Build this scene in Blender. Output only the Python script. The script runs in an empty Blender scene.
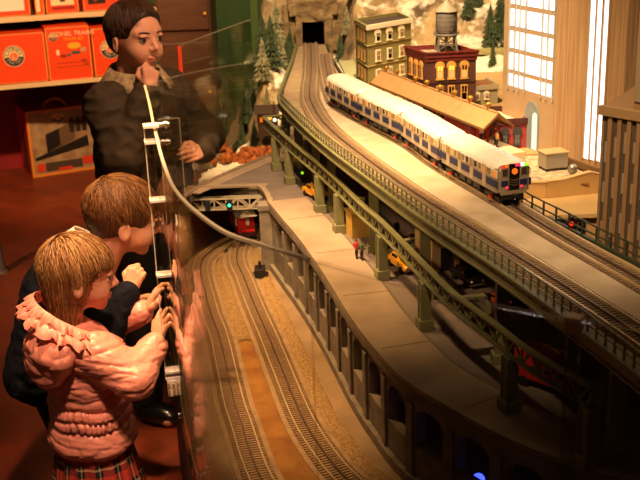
import bpy, bmesh, math, random
import numpy as np
from mathutils import Vector, Matrix, noise
random.seed(7)
SC = bpy.context.scene
COL = SC.collection
PI = math.pi
ZL, ZS, ZV = .60, .82, 1.057          # lower yard, street, elevated deck

# ---------------------------------------------------------------- materials
def rgb(h):
    h = h.lstrip('#')
    c = [int(h[i:i+2], 16)/255 for i in (0, 2, 4)]
    return tuple(x/12.92 if x <= .04045 else ((x+.055)/1.055)**2.4 for x in c)

def mat(name, col, rough=.6, metal=0., var=0., scale=20., bump=0., bscale=None, emit=None, estr=1., col2=None, spec=.5, coat=0., detail=4.):
    m = bpy.data.materials.new(name); m.use_nodes = True
    nt = m.node_tree; N = nt.nodes; L = nt.links
    b = N['Principled BSDF']
    if isinstance(col, str): col = rgb(col)
    b.inputs['Base Color'].default_value = (*col, 1)
    b.inputs['Roughness'].default_value = rough
    b.inputs['Metallic'].default_value = metal
    b.inputs['Specular IOR Level'].default_value = spec
    if coat: b.inputs['Coat Weight'].default_value = coat
    if emit is not None:
        if isinstance(emit, str): emit = rgb(emit)
        b.inputs['Emission Color'].default_value = (*emit, 1); b.inputs['Emission Strength'].default_value = estr
    if var or bump or col2 is not None:
        tc = N.new('ShaderNodeTexCoord')
        nz = N.new('ShaderNodeTexNoise'); nz.inputs['Scale'].default_value = scale; nz.inputs['Detail'].default_value = detail
        L.new(tc.outputs['Object'], nz.inputs['Vector'])
        if var or col2 is not None:
            mx = N.new('ShaderNodeMix'); mx.data_type = 'RGBA'
            c2 = (rgb(col2) if isinstance(col2, str) else col2) if col2 is not None else tuple(min(1, c*(1+var)) for c in col)
            c1 = col if col2 is not None else tuple(c*(1-var) for c in col)
            mx.inputs[6].default_value = (*c1, 1); mx.inputs[7].default_value = (*c2, 1)
            rp = N.new('ShaderNodeMapRange'); rp.inputs[1].default_value = .32; rp.inputs[2].default_value = .68
            L.new(nz.outputs['Fac'], rp.inputs[0]); L.new(rp.outputs[0], mx.inputs[0])
            L.new(mx.outputs[2], b.inputs['Base Color'])
        if bump:
            n2 = nz
            if bscale:
                n2 = N.new('ShaderNodeTexNoise'); n2.inputs['Scale'].default_value = bscale; n2.inputs['Detail'].default_value = 5
                L.new(tc.outputs['Object'], n2.inputs['Vector'])
            bp = N.new('ShaderNodeBump'); bp.inputs['Strength'].default_value = bump; bp.inputs['Distance'].default_value = .01
            L.new(n2.outputs['Fac'], bp.inputs['Height']); L.new(bp.outputs[0], b.inputs['Normal'])
    return m

def brick_mat(name, c1, c2, mortar, sc=60., rough=.85):
    m = bpy.data.materials.new(name); m.use_nodes = True
    nt = m.node_tree; N = nt.nodes; L = nt.links; b = N['Principled BSDF']
    b.inputs['Roughness'].default_value = rough
    tc = N.new('ShaderNodeTexCoord'); sp = N.new('ShaderNodeSeparateXYZ'); cb = N.new('ShaderNodeCombineXYZ'); ad = N.new('ShaderNodeMath')
    L.new(tc.outputs['Object'], sp.inputs[0]); L.new(sp.outputs[0], ad.inputs[0]); L.new(sp.outputs[1], ad.inputs[1])
    L.new(ad.outputs[0], cb.inputs[0]); L.new(sp.outputs[2], cb.inputs[1])
    br = N.new('ShaderNodeTexBrick'); br.inputs['Scale'].default_value = sc
    br.inputs['Color1'].default_value = (*rgb(c1), 1); br.inputs['Color2'].default_value = (*rgb(c2), 1); br.inputs['Mortar'].default_value = (*rgb(mortar), 1)
    br.inputs['Mortar Size'].default_value = .02
    L.new(cb.outputs[0], br.inputs['Vector']); L.new(br.outputs['Color'], b.inputs['Base Color'])
    return m

def wood_mat(name, c1, c2, sc=(30, 30, 2), rough=.5):
    m = bpy.data.materials.new(name); m.use_nodes = True
    nt = m.node_tree; N = nt.nodes; L = nt.links; b = N['Principled BSDF']
    b.inputs['Roughness'].default_value = rough
    tc = N.new('ShaderNodeTexCoord'); mp = N.new('ShaderNodeMapping'); mp.inputs['Scale'].default_value = sc
    nz = N.new('ShaderNodeTexNoise'); nz.inputs['Scale'].default_value = 1.; nz.inputs['Detail'].default_value = 5
    mx = N.new('ShaderNodeMix'); mx.data_type = 'RGBA'; mx.inputs[6].default_value = (*rgb(c1), 1); mx.inputs[7].default_value = (*rgb(c2), 1)
    rp = N.new('ShaderNodeMapRange'); rp.inputs[1].default_value = .3; rp.inputs[2].default_value = .7
    L.new(tc.outputs['Object'], mp.inputs[0]); L.new(mp.outputs[0], nz.inputs['Vector']); L.new(nz.outputs['Fac'], rp.inputs[0])
    L.new(rp.outputs[0], mx.inputs[0]); L.new(mx.outputs[2], b.inputs['Base Color'])
    return m

def faint_edge(name, col, f):
    m = mat(name, col, .35); nt = m.node_tree; N = nt.nodes; L = nt.links
    out = [n for n in N if n.type == 'OUTPUT_MATERIAL'][0]; b = N['Principled BSDF']
    tr = N.new('ShaderNodeBsdfTransparent'); mx = N.new('ShaderNodeMixShader'); mx.inputs[0].default_value = f
    L.new(tr.outputs[0], mx.inputs[1]); L.new(b.outputs[0], mx.inputs[2]); L.new(mx.outputs[0], out.inputs[0]); return m

def acrylic(name, tint=(.93, .92, .88), base=.0):
    m = bpy.data.materials.new(name); m.use_nodes = True
    nt = m.node_tree; N = nt.nodes; L = nt.links
    for n in list(N):
        if n.type == 'BSDF_PRINCIPLED': N.remove(n)
    out = [n for n in N if n.type == 'OUTPUT_MATERIAL'][0]
    tr = N.new('ShaderNodeBsdfTransparent'); tr.inputs[0].default_value = (*tint, 1)
    gl = N.new('ShaderNodeBsdfGlossy'); gl.inputs['Roughness'].default_value = .03; gl.inputs[0].default_value = (.9, .9, .9, 1)
    lw = N.new('ShaderNodeLayerWeight'); lw.inputs[0].default_value = .5
    pw = N.new('ShaderNodeMath'); pw.operation = 'POWER'; pw.inputs[1].default_value = 5.
    ma = N.new('ShaderNodeMath'); ma.operation = 'MULTIPLY_ADD'; ma.inputs[1].default_value = .9; ma.inputs[2].default_value = .03
    L.new(lw.outputs['Facing'], pw.inputs[0]); L.new(pw.outputs[0], ma.inputs[0])
    mx = N.new('ShaderNodeMixShader'); L.new(ma.outputs[0], mx.inputs[0]); L.new(tr.outputs[0], mx.inputs[1]); L.new(gl.outputs[0], mx.inputs[2])
    L.new(mx.outputs[0], out.inputs[0])
    return m

# ---------------------------------------------------------------- mesh builder
class MB:
    def __init__(s): s.v = []; s.f = []; s.mi = []; s.sm = []
    def add(s, vs, fs, mi=0, smooth=False):
        o = len(s.v); s.v += [tuple(p) for p in vs]
        for f in fs: s.f.append([i+o for i in f]); s.mi.append(mi); s.sm.append(smooth)
        return s
    def box(s, c, d, rz=0., mi=0, M=None):
        x, y, z = d[0]/2, d[1]/2, d[2]/2
        vs = [(-x,-y,-z),(x,-y,-z),(x,y,-z),(-x,y,-z),(-x,-y,z),(x,-y,z),(x,y,z),(-x,y,z)]
        ca, sa = math.cos(rz), math.sin(rz)
        if M is not None: vs = [tuple(M @ Vector(p) + Vector(c)) for p in vs]
        else: vs = [(c[0]+p[0]*ca-p[1]*sa, c[1]+p[0]*sa+p[1]*ca, c[2]+p[2]) for p in vs]
        return s.add(vs, [(0,3,2,1),(4,5,6,7),(0,1,5,4),(1,2,6,5),(2,3,7,6),(3,0,4,7)], mi)
    def bar(s, a, b, w, h, mi=0, up=(0,0,1)):
        a, b = Vector(a), Vector(b); d = b-a
        if d.length < 1e-7: return s
        x = d.normalized(); u = Vector(up)
        if abs(x.dot(u)) > .98: u = Vector((1,0,0))
        y = u.cross(x).normalized(); z = x.cross(y)
        M = Matrix((x, y, z)).transposed()
        return s.box((a+b)/2, (d.length, w, h), M=M, mi=mi)
    def prism(s, poly, z0, z1, mi=0, caps=True):
        n = len(poly); a = sum(poly[i][0]*poly[(i+1)%n][1]-poly[(i+1)%n][0]*poly[i][1] for i in range(n))
        if a < 0: poly = list(poly)[::-1]
        vs = [(p[0],p[1],z0) for p in poly]+[(p[0],p[1],z1) for p in poly]
        fs = [(i,(i+1)%n,n+(i+1)%n,n+i) for i in range(n)]
        if caps: fs += [tuple(range(n-1,-1,-1)), tuple(range(n,2*n))]
        return s.add(vs, fs, mi)
    def cyl(s, a, b, r0, r1=None, n=12, mi=0, smooth=True, caps=True):
        r1 = r0 if r1 is None else r1
        a, b = Vector(a), Vector(b); x = (b-a).normalized(); u = Vector((0,0,1)) if abs(x.z) < .95 else Vector((1,0,0))
        y = u.cross(x).normalized(); z = x.cross(y)
        vs = []
        for c, r in ((a, r0), (b, r1)):
            for i in range(n):
                t = 2*PI*i/n; vs.append(c+y*(r*math.cos(t))+z*(r*math.sin(t)))
        s.add(vs, [(i,(i+1)%n,n+(i+1)%n,n+i) for i in range(n)], mi, smooth)
        if caps:
            s.add(vs[:n], [tuple(range(n-1,-1,-1))], mi); s.add(vs[n:], [tuple(range(n))], mi)
        return s
    def tube(s, pts, r, n=8, mi=0):
        for a, b in zip(pts, pts[1:]): s.cyl(a, b, r, r, n, mi)
        return s
    def lathe(s, prof, c=(0,0,0), n=20, mi=0, smooth=True):
        vs = []
        for r, z in prof:
            for i in range(n):
                t = 2*PI*i/n; vs.append((c[0]+r*math.cos(t), c[1]+r*math.sin(t), c[2]+z))
        fs = []
        for k in range(len(prof)-1):
            for i in range(n): fs.append((k*n+i, k*n+(i+1)%n, (k+1)*n+(i+1)%n, (k+1)*n+i))
        s.add(vs, fs, mi, smooth)
        if prof[0][0] > 1e-6: s.add(vs[:n], [tuple(range(n-1,-1,-1))], mi)
        if prof[-1][0] > 1e-6: s.add(vs[-n:], [tuple(range(n))], mi)
        return s
    def ball(s, c, r, n=12, m=8, mi=0, sc=(1,1,1)):
        vs = [(c[0],c[1],c[2]-r*sc[2])]
        for k in range(1, m):
            ph = -PI/2+PI*k/m
            for i in range(n):
                t = 2*PI*i/n
                vs.append((c[0]+r*sc[0]*math.cos(ph)*math.cos(t), c[1]+r*sc[1]*math.cos(ph)*math.sin(t), c[2]+r*sc[2]*math.sin(ph)))
        vs.append((c[0],c[1],c[2]+r*sc[2])); fs = []
        for i in range(n): fs.append((0, 1+(i+1)%n, 1+i)); fs.append((len(vs)-1, 1+(m-2)*n+i, 1+(m-2)*n+(i+1)%n))
        for k in range(m-2):
            for i in range(n): fs.append((1+k*n+i, 1+k*n+(i+1)%n, 1+(k+1)*n+(i+1)%n, 1+(k+1)*n+i))
        return s.add(vs, fs, mi, True)
    def sweep(s, path, o0, o1, z0, z1, mi=0):
        """rectangular bar swept along a plan path between side offsets o0..o1 and heights z0..z1"""
        A = offset(path, o0); B = offset(path, o1); n = len(path); vs = []
        zz0 = z0 if isinstance(z0, (list, tuple)) else [z0]*n; zz1 = z1 if isinstance(z1, (list, tuple)) else [z1]*n
        for i in range(n):
            vs += [(*A[i], zz0[i]), (*B[i], zz0[i]), (*B[i], zz1[i]), (*A[i], zz1[i])]
        fs = []
        for i in range(n-1):
            for k in range(4):
                fs.append((4*i+k, 4*i+4+k, 4*i+4+(k+1)%4, 4*i+(k+1)%4))
        fs += [(0,1,2,3), (4*n-1,4*n-2,4*n-3,4*n-4)]
        return s.add(vs, fs, mi)
    def xf(s, M):
        s.v = [tuple(M @ Vector(p)) for p in s.v]; return s
    def join(s, o): return s.add(o.v, o.f, 0) if False else s._join(o)
    def _join(s, o):
        k = len(s.v); s.v += o.v
        for f, m, q in zip(o.f, o.mi, o.sm): s.f.append([i+k for i in f]); s.mi.append(m); s.sm.append(q)
        return s

def mesh_obj(name, mb, mats, parent=None, bevel=0., subsurf=0):
    me = bpy.data.meshes.new(name); me.from_pydata(mb.v, [], mb.f)
    if not isinstance(mats, (list, tuple)): mats = [mats]
    for m in mats: me.materials.append(m)
    for p, i, q in zip(me.polygons, mb.mi, mb.sm): p.material_index = i; p.use_smooth = q
    bm = bmesh.new(); bm.from_mesh(me); bmesh.ops.recalc_face_normals(bm, faces=bm.faces); bm.to_mesh(me); bm.free()
    o = bpy.data.objects.new(name, me); COL.objects.link(o)
    if parent is not None: o.parent = parent
    if bevel:
        bv = o.modifiers.new('bevel', 'BEVEL'); bv.width = bevel; bv.segments = 2; bv.limit_method = 'ANGLE'
    if subsurf:
        ss = o.modifiers.new('sub', 'SUBSURF'); ss.levels = subsurf; ss.render_levels = subsurf
    return o

def tag(o, label=None, cat=None, group=None, kind=None):
    if label: o['label'] = label
    if cat: o['category'] = cat
    if group: o['group'] = group
    if kind: o['kind'] = kind
    return o

def thing(name, label, cat, loc=(0,0,0), rz=0., group=None, kind=None):
    o = bpy.data.objects.new(name, None); COL.objects.link(o); o.empty_display_size = .02
    o.location = loc; o.rotation_euler = (0, 0, rz)
    return tag(o, label, cat, group, kind)

def part(name, mb, mats, parent, label=None, bevel=0., world=True, kind=None, subsurf=0):
    """world=True: the builder holds world coordinates of an unrotated thing"""
    if world:
        q = Vector((0,0,0)); p = parent
        while p is not None: q += Vector(p.location); p = p.parent
        mb.v = [(a-q.x, b-q.y, c-q.z) for a, b, c in mb.v]
    o = mesh_obj(name, mb, mats, parent, bevel, subsurf)
    return tag(o, label, kind=kind)

def solo(name, mb, mats, label=None, cat=None, group=None, kind=None, bevel=0., subsurf=0):
    """top-level mesh; origin moved to its base"""
    P = np.array(mb.v); c = ((P[:,0].min()+P[:,0].max())/2, (P[:,1].min()+P[:,1].max())/2, P[:,2].min())
    mb.v = [(a-c[0], b-c[1], d-c[2]) for a, b, d in mb.v]
    o = mesh_obj(name, mb, mats, None, bevel, subsurf); o.location = c
    return tag(o, label, cat, group, kind)

def dup(root, loc=None, rz=None, label=None, group=None):
    r = root.copy(); COL.objects.link(r)
    if loc is not None: r.location = loc
    if rz is not None: r.rotation_euler = (0, 0, rz)
    if label: r['label'] = label
    if group: r['group'] = group
    def rec(src, dst):
        for ch in list(src.children):
            if ch.name.startswith('tmp'): continue
            c = ch.copy(); COL.objects.link(c); c.parent = dst; rec(ch, c)
    rec(root, r)
    return r

# ---------------------------------------------------------------- plan paths
def spline(pts, step=.02):
    P = [Vector((*p, 0)) for p in pts]; P = [2*P[0]-P[1]]+P+[2*P[-1]-P[-2]]; out = []
    for i in range(1, len(P)-2):
        a, b, c, d = P[i-1:i+3]
        for k in range(24):
            t = k/24
            out.append(.5*((2*b)+(c-a)*t+(2*a-5*b+4*c-d)*t*t+(3*b-a-3*c+d)*t**3))
    out.append(P[-2])
    return resample([(p.x, p.y) for p in out], step)
def resample(p, step):
    L = [0]
    for a, b in zip(p, p[1:]): L.append(L[-1]+math.hypot(b[0]-a[0], b[1]-a[1]))
    n = max(2, int(round(L[-1]/step))); out = []; j = 0
    for i in range(n+1):
        s = L[-1]*i/n
        while j < len(L)-2 and L[j+1] < s: j += 1
        t = (s-L[j])/max(1e-9, L[j+1]-L[j])
        out.append((p[j][0]+(p[j+1][0]-p[j][0])*t, p[j][1]+(p[j+1][1]-p[j][1])*t))
    return out
def normals(p):
    out = []
    for i in range(len(p)):
        a = p[max(0, i-1)]; b = p[min(len(p)-1, i+1)]; d = (b[0]-a[0], b[1]-a[1]); l = math.hypot(*d) or 1
        out.append((-d[1]/l, d[0]/l))      # left of travel
    return out
def offset(p, o):
    oo = o if isinstance(o, (list, tuple)) else [o]*len(p)
    return [(a[0]+n[0]*k, a[1]+n[1]*k) for a, n, k in zip(p, normals(p), oo)]
def plen(p): return sum(math.hypot(b[0]-a[0], b[1]-a[1]) for a, b in zip(p, p[1:]))
def along(p, s):
    acc = 0
    for a, b in zip(p, p[1:]):
        l = math.hypot(b[0]-a[0], b[1]-a[1])
        if acc+l >= s or b is p[-1]:
            t = (s-acc)/l; return (a[0]+(b[0]-a[0])*t, a[1]+(b[1]-a[1])*t), math.atan2(b[1]-a[1], b[0]-a[0])
        acc += l

# ---------------------------------------------------------------- lettering
def text_mb(txt, size, extrude=.0008):
    cu = bpy.data.curves.new('tmp_text', 'FONT'); cu.body = txt; cu.size = size; cu.extrude = extrude; cu.align_x = 'CENTER'; cu.align_y = 'CENTER'
    cu.resolution_u = 3
    o = bpy.data.objects.new('tmp_text', cu); COL.objects.link(o)
    dg = bpy.context.evaluated_depsgraph_get(); dg.update()
    me = bpy.data.meshes.new_from_object(o.evaluated_get(dg))
    mb = MB(); mb.add([tuple(v.co) for v in me.vertices], [tuple(p.vertices) for p in me.polygons])
    bpy.data.objects.remove(o); bpy.data.curves.remove(cu); bpy.data.meshes.remove(me)
    return mb
# ================================================================ materials
M_floor = None
def floor_material():
    m = bpy.data.materials.new('parquet floor'); m.use_nodes = True
    nt = m.node_tree; N = nt.nodes; L = nt.links; b = N['Principled BSDF']; b.inputs['Roughness'].default_value = .45
    tc = N.new('ShaderNodeTexCoord'); mp = N.new('ShaderNodeMapping'); mp.inputs['Rotation'].default_value = (0, 0, .75)
    L.new(tc.outputs['Object'], mp.inputs[0])
    br = N.new('ShaderNodeTexBrick'); br.inputs['Scale'].default_value = 3.2
    br.inputs['Color1'].default_value = (*rgb('#7c3216'), 1); br.inputs['Color2'].default_value = (*rgb('#6c2c16'), 1); br.inputs['Mortar'].default_value = (*rgb('#5e2710'), 1)
    br.inputs['Mortar Size'].default_value = .006
    L.new(mp.outputs[0], br.inputs['Vector'])
    nz = N.new('ShaderNodeTexNoise'); nz.inputs['Scale'].default_value = 5.; nz.inputs['Detail'].default_value = 6
    L.new(tc.outputs['Object'], nz.inputs['Vector'])
    mx = N.new('ShaderNodeMix'); mx.data_type = 'RGBA'; mx.blend_type = 'OVERLAY'; mx.inputs[0].default_value = .6
    L.new(br.outputs['Color'], mx.inputs[6]); L.new(nz.outputs['Fac'], mx.inputs[7]); L.new(mx.outputs[2], b.inputs['Base Color'])
    return m
m_floor = floor_material()
m_redwall = mat('dark red wall', '#8c1416', .7, var=.1, scale=4)
m_greenwall = mat('green wall', '#3f5a2c', .8, var=.08, scale=3)
m_shelf = mat('cream shelf', '#e2c797', .5)
m_slat = mat('grey shelf back', '#4a4038', .7, var=.1)
m_cab = wood_mat('brown cabinet wood', '#4a2a17', '#5c3820', (6, 6, 60))
m_orange = mat('orange red carton', '#f04a12', .45, var=.05, scale=6)
m_cream = mat('cream print', '#f1ddab', .5)
m_navy = mat('navy print', '#241f38', .5)
m_white = mat('white print', '#efe8da', .5)
m_gold = mat('yellow print', '#e8b020', .5)
m_ground = mat('tan concrete yard', '#987a56', .9, scale=9, col2='#7a6044', bump=.15, bscale=220)
m_bed = mat('tan track roadbed', '#a2805a', .85, scale=30, col2='#886a48', bump=.1, bscale=300)
m_grav = mat('rust orange gravel', '#b07a35', .95, scale=14, col2='#8c5420', bump=.8, bscale=260, detail=8)
m_grav2 = mat('pale gravel', '#c09a60', .95, scale=160, col2='#80592e', bump=.8, bscale=300, detail=8)
m_tie = mat('brown sleepers', '#8e6f4e', .8, var=.2, scale=80)
m_rail = mat('steel rail', '#ecd2a0', .33, .55)
m_rail3 = mat('dark centre rail', '#8a7660', .4, .9)
m_conc = mat('grey brown concrete', '#8f7a58', .9, scale=16, col2='#75634a', bump=.15, bscale=200)
m_arch = mat('grey stone arcade', '#83745f', .9, scale=25, col2='#64574a', bump=.25, bscale=160)
m_walk = mat('pale sidewalk', '#968066', .85, scale=7, col2='#77634c', bump=.08, bscale=200)
m_road = mat('brown grey asphalt', '#6f5f52', .9, scale=12, col2='#5e5046', bump=.1, bscale=300)
m_girder = mat('olive green steel', '#6c6842', .5, var=.12, scale=30)
m_deck = mat('tan deck planks', '#a08a68', .85, scale=30, col2='#86704f', bump=.1, bscale=100)
m_deckstrip = mat('cream walkway', '#bfab8c', .8, scale=14, col2='#a69274', bump=.05, bscale=200)
m_dark = mat('black', '#0d0b0a', .7)
m_void = mat('tunnel shade black', '#030302', 1., spec=0.)
m_darkmetal = mat('black running gear', '#1a1614', .5, var=.2, scale=60)
m_steel = mat('stainless car side', '#9c8c74', .4, .25, var=.08, scale=40)
m_roofst = mat('pale ribbed car roof', '#f4ead4', .4, .1, var=.04, scale=30)
m_blue = mat('dark blue band', '#18224c', .5)
m_winglass = mat('dark window glass', '#43352a', .15)
m_carpane = mat('tan reflecting window', '#97784e', .2)  # tan of the reflection put into the pane colour
m_winlit = mat('lit car window', '#d08a3a', .3, emit='#ff9a3c', estr=.3)
m_acr = acrylic('clear acrylic')
m_acredge = faint_edge('lit acrylic edge', '#fbe9cc', .62)  # edge catching light: the brightness is put into colour and opacity
m_acrfaint = faint_edge('faint acrylic edge', '#f2dcb8', .09)  # faint copy of the same edge; missing light put into low opacity
m_acrpost = acrylic('acrylic post', (.88, .86, .8))
m_clamp = mat('white clamp', '#efe6d6', .35)
m_chrome = mat('chrome', '#d8d2c8', .2, 1.)
m_skirt = wood_mat('dark table side', '#2a1510', '#3a1d14', (20, 20, 3))
m_cgreen = mat('dark conifer', '#2e3f22', .9, scale=60, col2='#4a5634')
m_cfrost = mat('frosted conifer', '#4d5638', .9, scale=60, col2='#a39a72')
m_trunk = mat('trunk', '#4a3321', .9)
m_autumn = mat('autumn foliage', '#86401a', .9, scale=40, col2='#bd6a24', bump=.6, bscale=160)
m_rock = mat('tan rock', '#a88f66', .95, scale=7, col2='#6f5a40', bump=1., bscale=22, detail=9)

def emis(name, col, s): return mat(name, '#101010', .4, emit=col, estr=s)
e_green = emis('green lamp', '#30e8a8', 2.5); e_red = emis('red lamp', '#ff2418', 2); e_orange = emis('orange lamp', '#ff6a14', 1.3)
e_white = emis('white lamp', '#fff0d8', 2.5); e_pink = emis('pink red lamp', '#ff2848', 1.6); e_yg = emis('yellow green lamp', '#a0e020', 1.4); e_blue = emis('blue lamp', '#3040ff', 5)
e_strip = mat('lit white window', '#e8ecf4', .5, emit='#f4f7ff', estr=1.5)

# ================================================================ room
def struct(name, mb, m):
    o = mesh_obj(name, mb, m); o['kind'] = 'structure'; return o
struct('floor', MB().box((0, 3.5, -.02), (9, 12, .04)), m_floor)
struct('wall_back', MB().box((1.2, 7.1, 1.5), (6.4, .1, 3.0)), m_greenwall)
struct('wall_left', MB().box((-2.9, 7.0, 1.5), (1.8+1.0, .12, 3.0)).box((-1.6, 7.02, 1.5), (.6, .1, 3.)), m_redwall)
struct('trim_1', MB().box((-.38, 7.03, 1.5), (.05, .06, 3.)).box((-.30, 7.03, 1.5), (.02, .05, 3.)), mat('light green door frame', '#5f7a3c', .6))

# ================================================================ table
GLASS = spline([(-.478,2.951),(-.423,2.662),(-.375,2.40),(-.306,2.046),(-.25,1.826),(-.162,1.626),(-.093,1.544),(-.031,1.482),(.055,1.401),(.129,1.336),(.231,1.262),(.31,1.215),(.5,1.13),(.75,1.06)], .02)
BACKG = spline([(-.478,2.951),(-.45,3.10),(-.405,3.235),(-.30,3.45),(-.147,3.70)], .02)
t = thing('layout_table', 'long dark sided table carrying the whole miniature city behind the clear guard', 'table', (0, 2.5, 0))
edge = [p for p in GLASS]
ground = [(-.147, 3.72)]+BACKG[::-1][1:-1]+edge+[(1.6, 1.06), (1.6, 3.9), (-.1, 3.9)]
part('table_top', MB().prism(ground, ZL-.03, ZL, 0), m_ground, t, 'tan concrete yard surface')
sk = MB(); sk.sweep(GLASS, .005, .025, .0, ZL-.031); sk.sweep(BACKG, -.025, -.005, 0., ZL-.031)
part('table_side', sk, m_skirt, t, 'dark brown side panel')
bl = MB()
for s in (.25, .62, .95):
    p, a = along(GLASS, s); bl.cyl((p[0]-.004, p[1], .50), (p[0]+.008, p[1], .50), .009, n=10)
part('bolt', bl, m_chrome, t)

# ---- acrylic guard
kg = min(range(len(GLASS)), key=lambda i: (GLASS[i][0]+.02)**2+(GLASS[i][1]-1.474)**2)  # guard split here; only the left half's edge is painted as lit
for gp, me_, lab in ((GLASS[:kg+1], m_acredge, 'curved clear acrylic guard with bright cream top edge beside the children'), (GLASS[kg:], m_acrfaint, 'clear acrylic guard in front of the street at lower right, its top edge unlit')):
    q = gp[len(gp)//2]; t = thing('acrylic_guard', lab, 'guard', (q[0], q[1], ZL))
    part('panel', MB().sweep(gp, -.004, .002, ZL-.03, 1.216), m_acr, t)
    part('top_edge', MB().sweep(gp, -.0042, .0022, 1.2155, 1.2205), me_, t, 'lit cream edge' if me_ is m_acredge else None)
t = thing('acrylic_guard', 'clear acrylic guard running along the far edge of the street behind the miniature yard', 'guard', (-.3, 3.3, ZL))
ph = [1.216-.055*i/(len(BACKG)-1) for i in range(len(BACKG))]
part('panel', MB().sweep(BACKG, -.006, .0, ZL-.03, ph), m_acr, t)
part('top_edge', MB().sweep(BACKG, -.0055, -.0005, ph, [z+.003 for z in ph]), m_acrfaint, t)
e = MB(); e.box((-.147, 3.70, 1.0), (.012, .012, .44)); part('post', e, m_acrpost, t)

# joint post with clamps at the children
t = thing('acrylic_post', 'clear acrylic joint post with white clamps in front of the children', 'post', (-.379, 2.40, ZL))
pz0, pz1 = .60, 1.235
px, py = -.366, 2.385
p = MB()
for dx, dy in ((-.014, -.012), (.006, -.026)): p.box((px+dx-.006, py+dy, (pz0+pz1)/2), (.012, .014, pz1-pz0), rz=.2)
part('bar', p, m_acrpost, t)
p = MB()
for dx in (-.026, .004): p.box((px+dx-.003, py-.018, (pz0+pz1)/2), (.0022, .012, pz1-pz0), rz=.2)
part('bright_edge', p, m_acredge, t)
for z in (1.232, 1.195, 1.055, .868, .614, .597):
    part('clamp', MB().box((px-.012, py-.022, z), (.036, .032, .007), rz=.2), m_clamp, t, bevel=.001)
for z in (1.235, 1.195): part('bolt', MB().cyl((px+.01, py-.03, z), (px+.032, py-.03, z), .0065, n=8).cyl((px+.022, py-.03, z), (px+.027, py-.03, z), .010, n=8), m_chrome, t)
fp = MB(); fp.box((px-.008, py-.022, .572), (.038, .034, .046), rz=.2)
part('foot_block', fp, m_clamp, t, 'white block with a grid of slots', bevel=.003)
sl = MB()
for i in range(3):
    for j in range(2): sl.box((px-.02+i*.012, py-.0425, .563+j*.018), (.007, .003, .012), rz=.2)
part('slot', sl, mat('tan slot', '#b08a60', .6), t)
p = MB(); p.box((px+.026, py+.01, 1.13), (.048, .003, .22), rz=.0)
part('joint_plate', p, m_acr, t, 'clear rectangular plate')
p = MB()
for a, b in (((.050, 1.02), (.050, 1.24)), ((.001, 1.24), (.050, 1.24))): p.bar((px+a[0], py+.01, a[1]), (px+b[0], py+.01, b[1]), .0012, .003)
part('plate_edge', p, m_acrfaint, t)

# clear post on the near part of the guard
t = thing('acrylic_post', 'clear post with tan cap on the guard at lower right', 'post', (.315, 1.21, ZL))
part('bar', MB().box((.318, 1.222, .92), (.016, .016, .59), rz=-.5), m_acrpost, t)
part('cap', MB().box((.318, 1.222, 1.208), (.022, .02, .022), rz=-.5), mat('tan cap', '#b08a58', .6), t, bevel=.002)

# ================================================================ tracks
def railway(path, z, label, gauge=.045, name='model_railway_track', bed=.045, step=.0098, group=None, m_t=None):
    c = path[len(path)//2]
    t = thing(name, label, 'railway track', (c[0], c[1], z), group=group)
    part('roadbed', MB().sweep(path, -bed, bed, z, z+.004), m_bed, t)
    tb = MB(); n = int(plen(path)/step)
    for i in range(n):
        p, a = along_fast(path, (i+.5)*step); tb.box((p[0], p[1], z+.0055), (.0048, gauge*1.5, .004), rz=a)
    part('sleepers', tb, m_t or m_tie, t, kind='stuff')
    for o in (-gauge/2, 0, gauge/2):
        part('rail', MB().sweep(path, o-.0013, o+.0013, z+.0075, z+.0125), m_rail3 if o == 0 else m_rail, t, 'darker centre rail' if o == 0 else None)
    return t
_cache = {}
def along_fast(path, s):
    k = id(path)
    if k not in _cache:
        L = [0.]
        for a, b in zip(path, path[1:]): L.append(L[-1]+math.hypot(b[0]-a[0], b[1]-a[1]))
        _cache[k] = (np.array(L), path)
    L = _cache[k][0]; j = int(min(max(np.searchsorted(L, s)-1, 0), len(path)-2)); a, b = path[j], path[j+1]
    t = (s-L[j])/max(1e-9, L[j+1]-L[j]); return (a[0]+(b[0]-a[0])*t, a[1]+(b[1]-a[1])*t), math.atan2(b[1]-a[1], b[0]-a[0])

TR_R = spline([(-.175,3.62),(-.215,3.52),(-.255,3.38),(-.272,3.25),(-.264,3.132),(-.237,3.006),(-.196,2.794),(-.145,2.554),(-.097,2.314),(-.055,2.110),(-.016,1.976),(.035,1.848),(.13,1.70),(.27,1.57),(.5,1.43),(.8,1.32)], .015)
TR_L = spline([(-.20,3.52),(-.262,3.43),(-.318,3.34),(-.360,3.255),(-.380,3.17),(-.375,3.063),(-.353,2.934),(-.312,2.72),(-.276,2.56),(-.218,2.219),(-.195,2.11),(-.139,1.865),(-.07,1.70),(.06,1.54),(.22,1.42),(.45,1.30),(.8,1.2)], .015)
railway(TR_L, ZL, 'lower curved railway track nearest the clear guard')
railway(TR_R, ZL, 'lower curved railway track beside the stone arcade wall')
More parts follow.
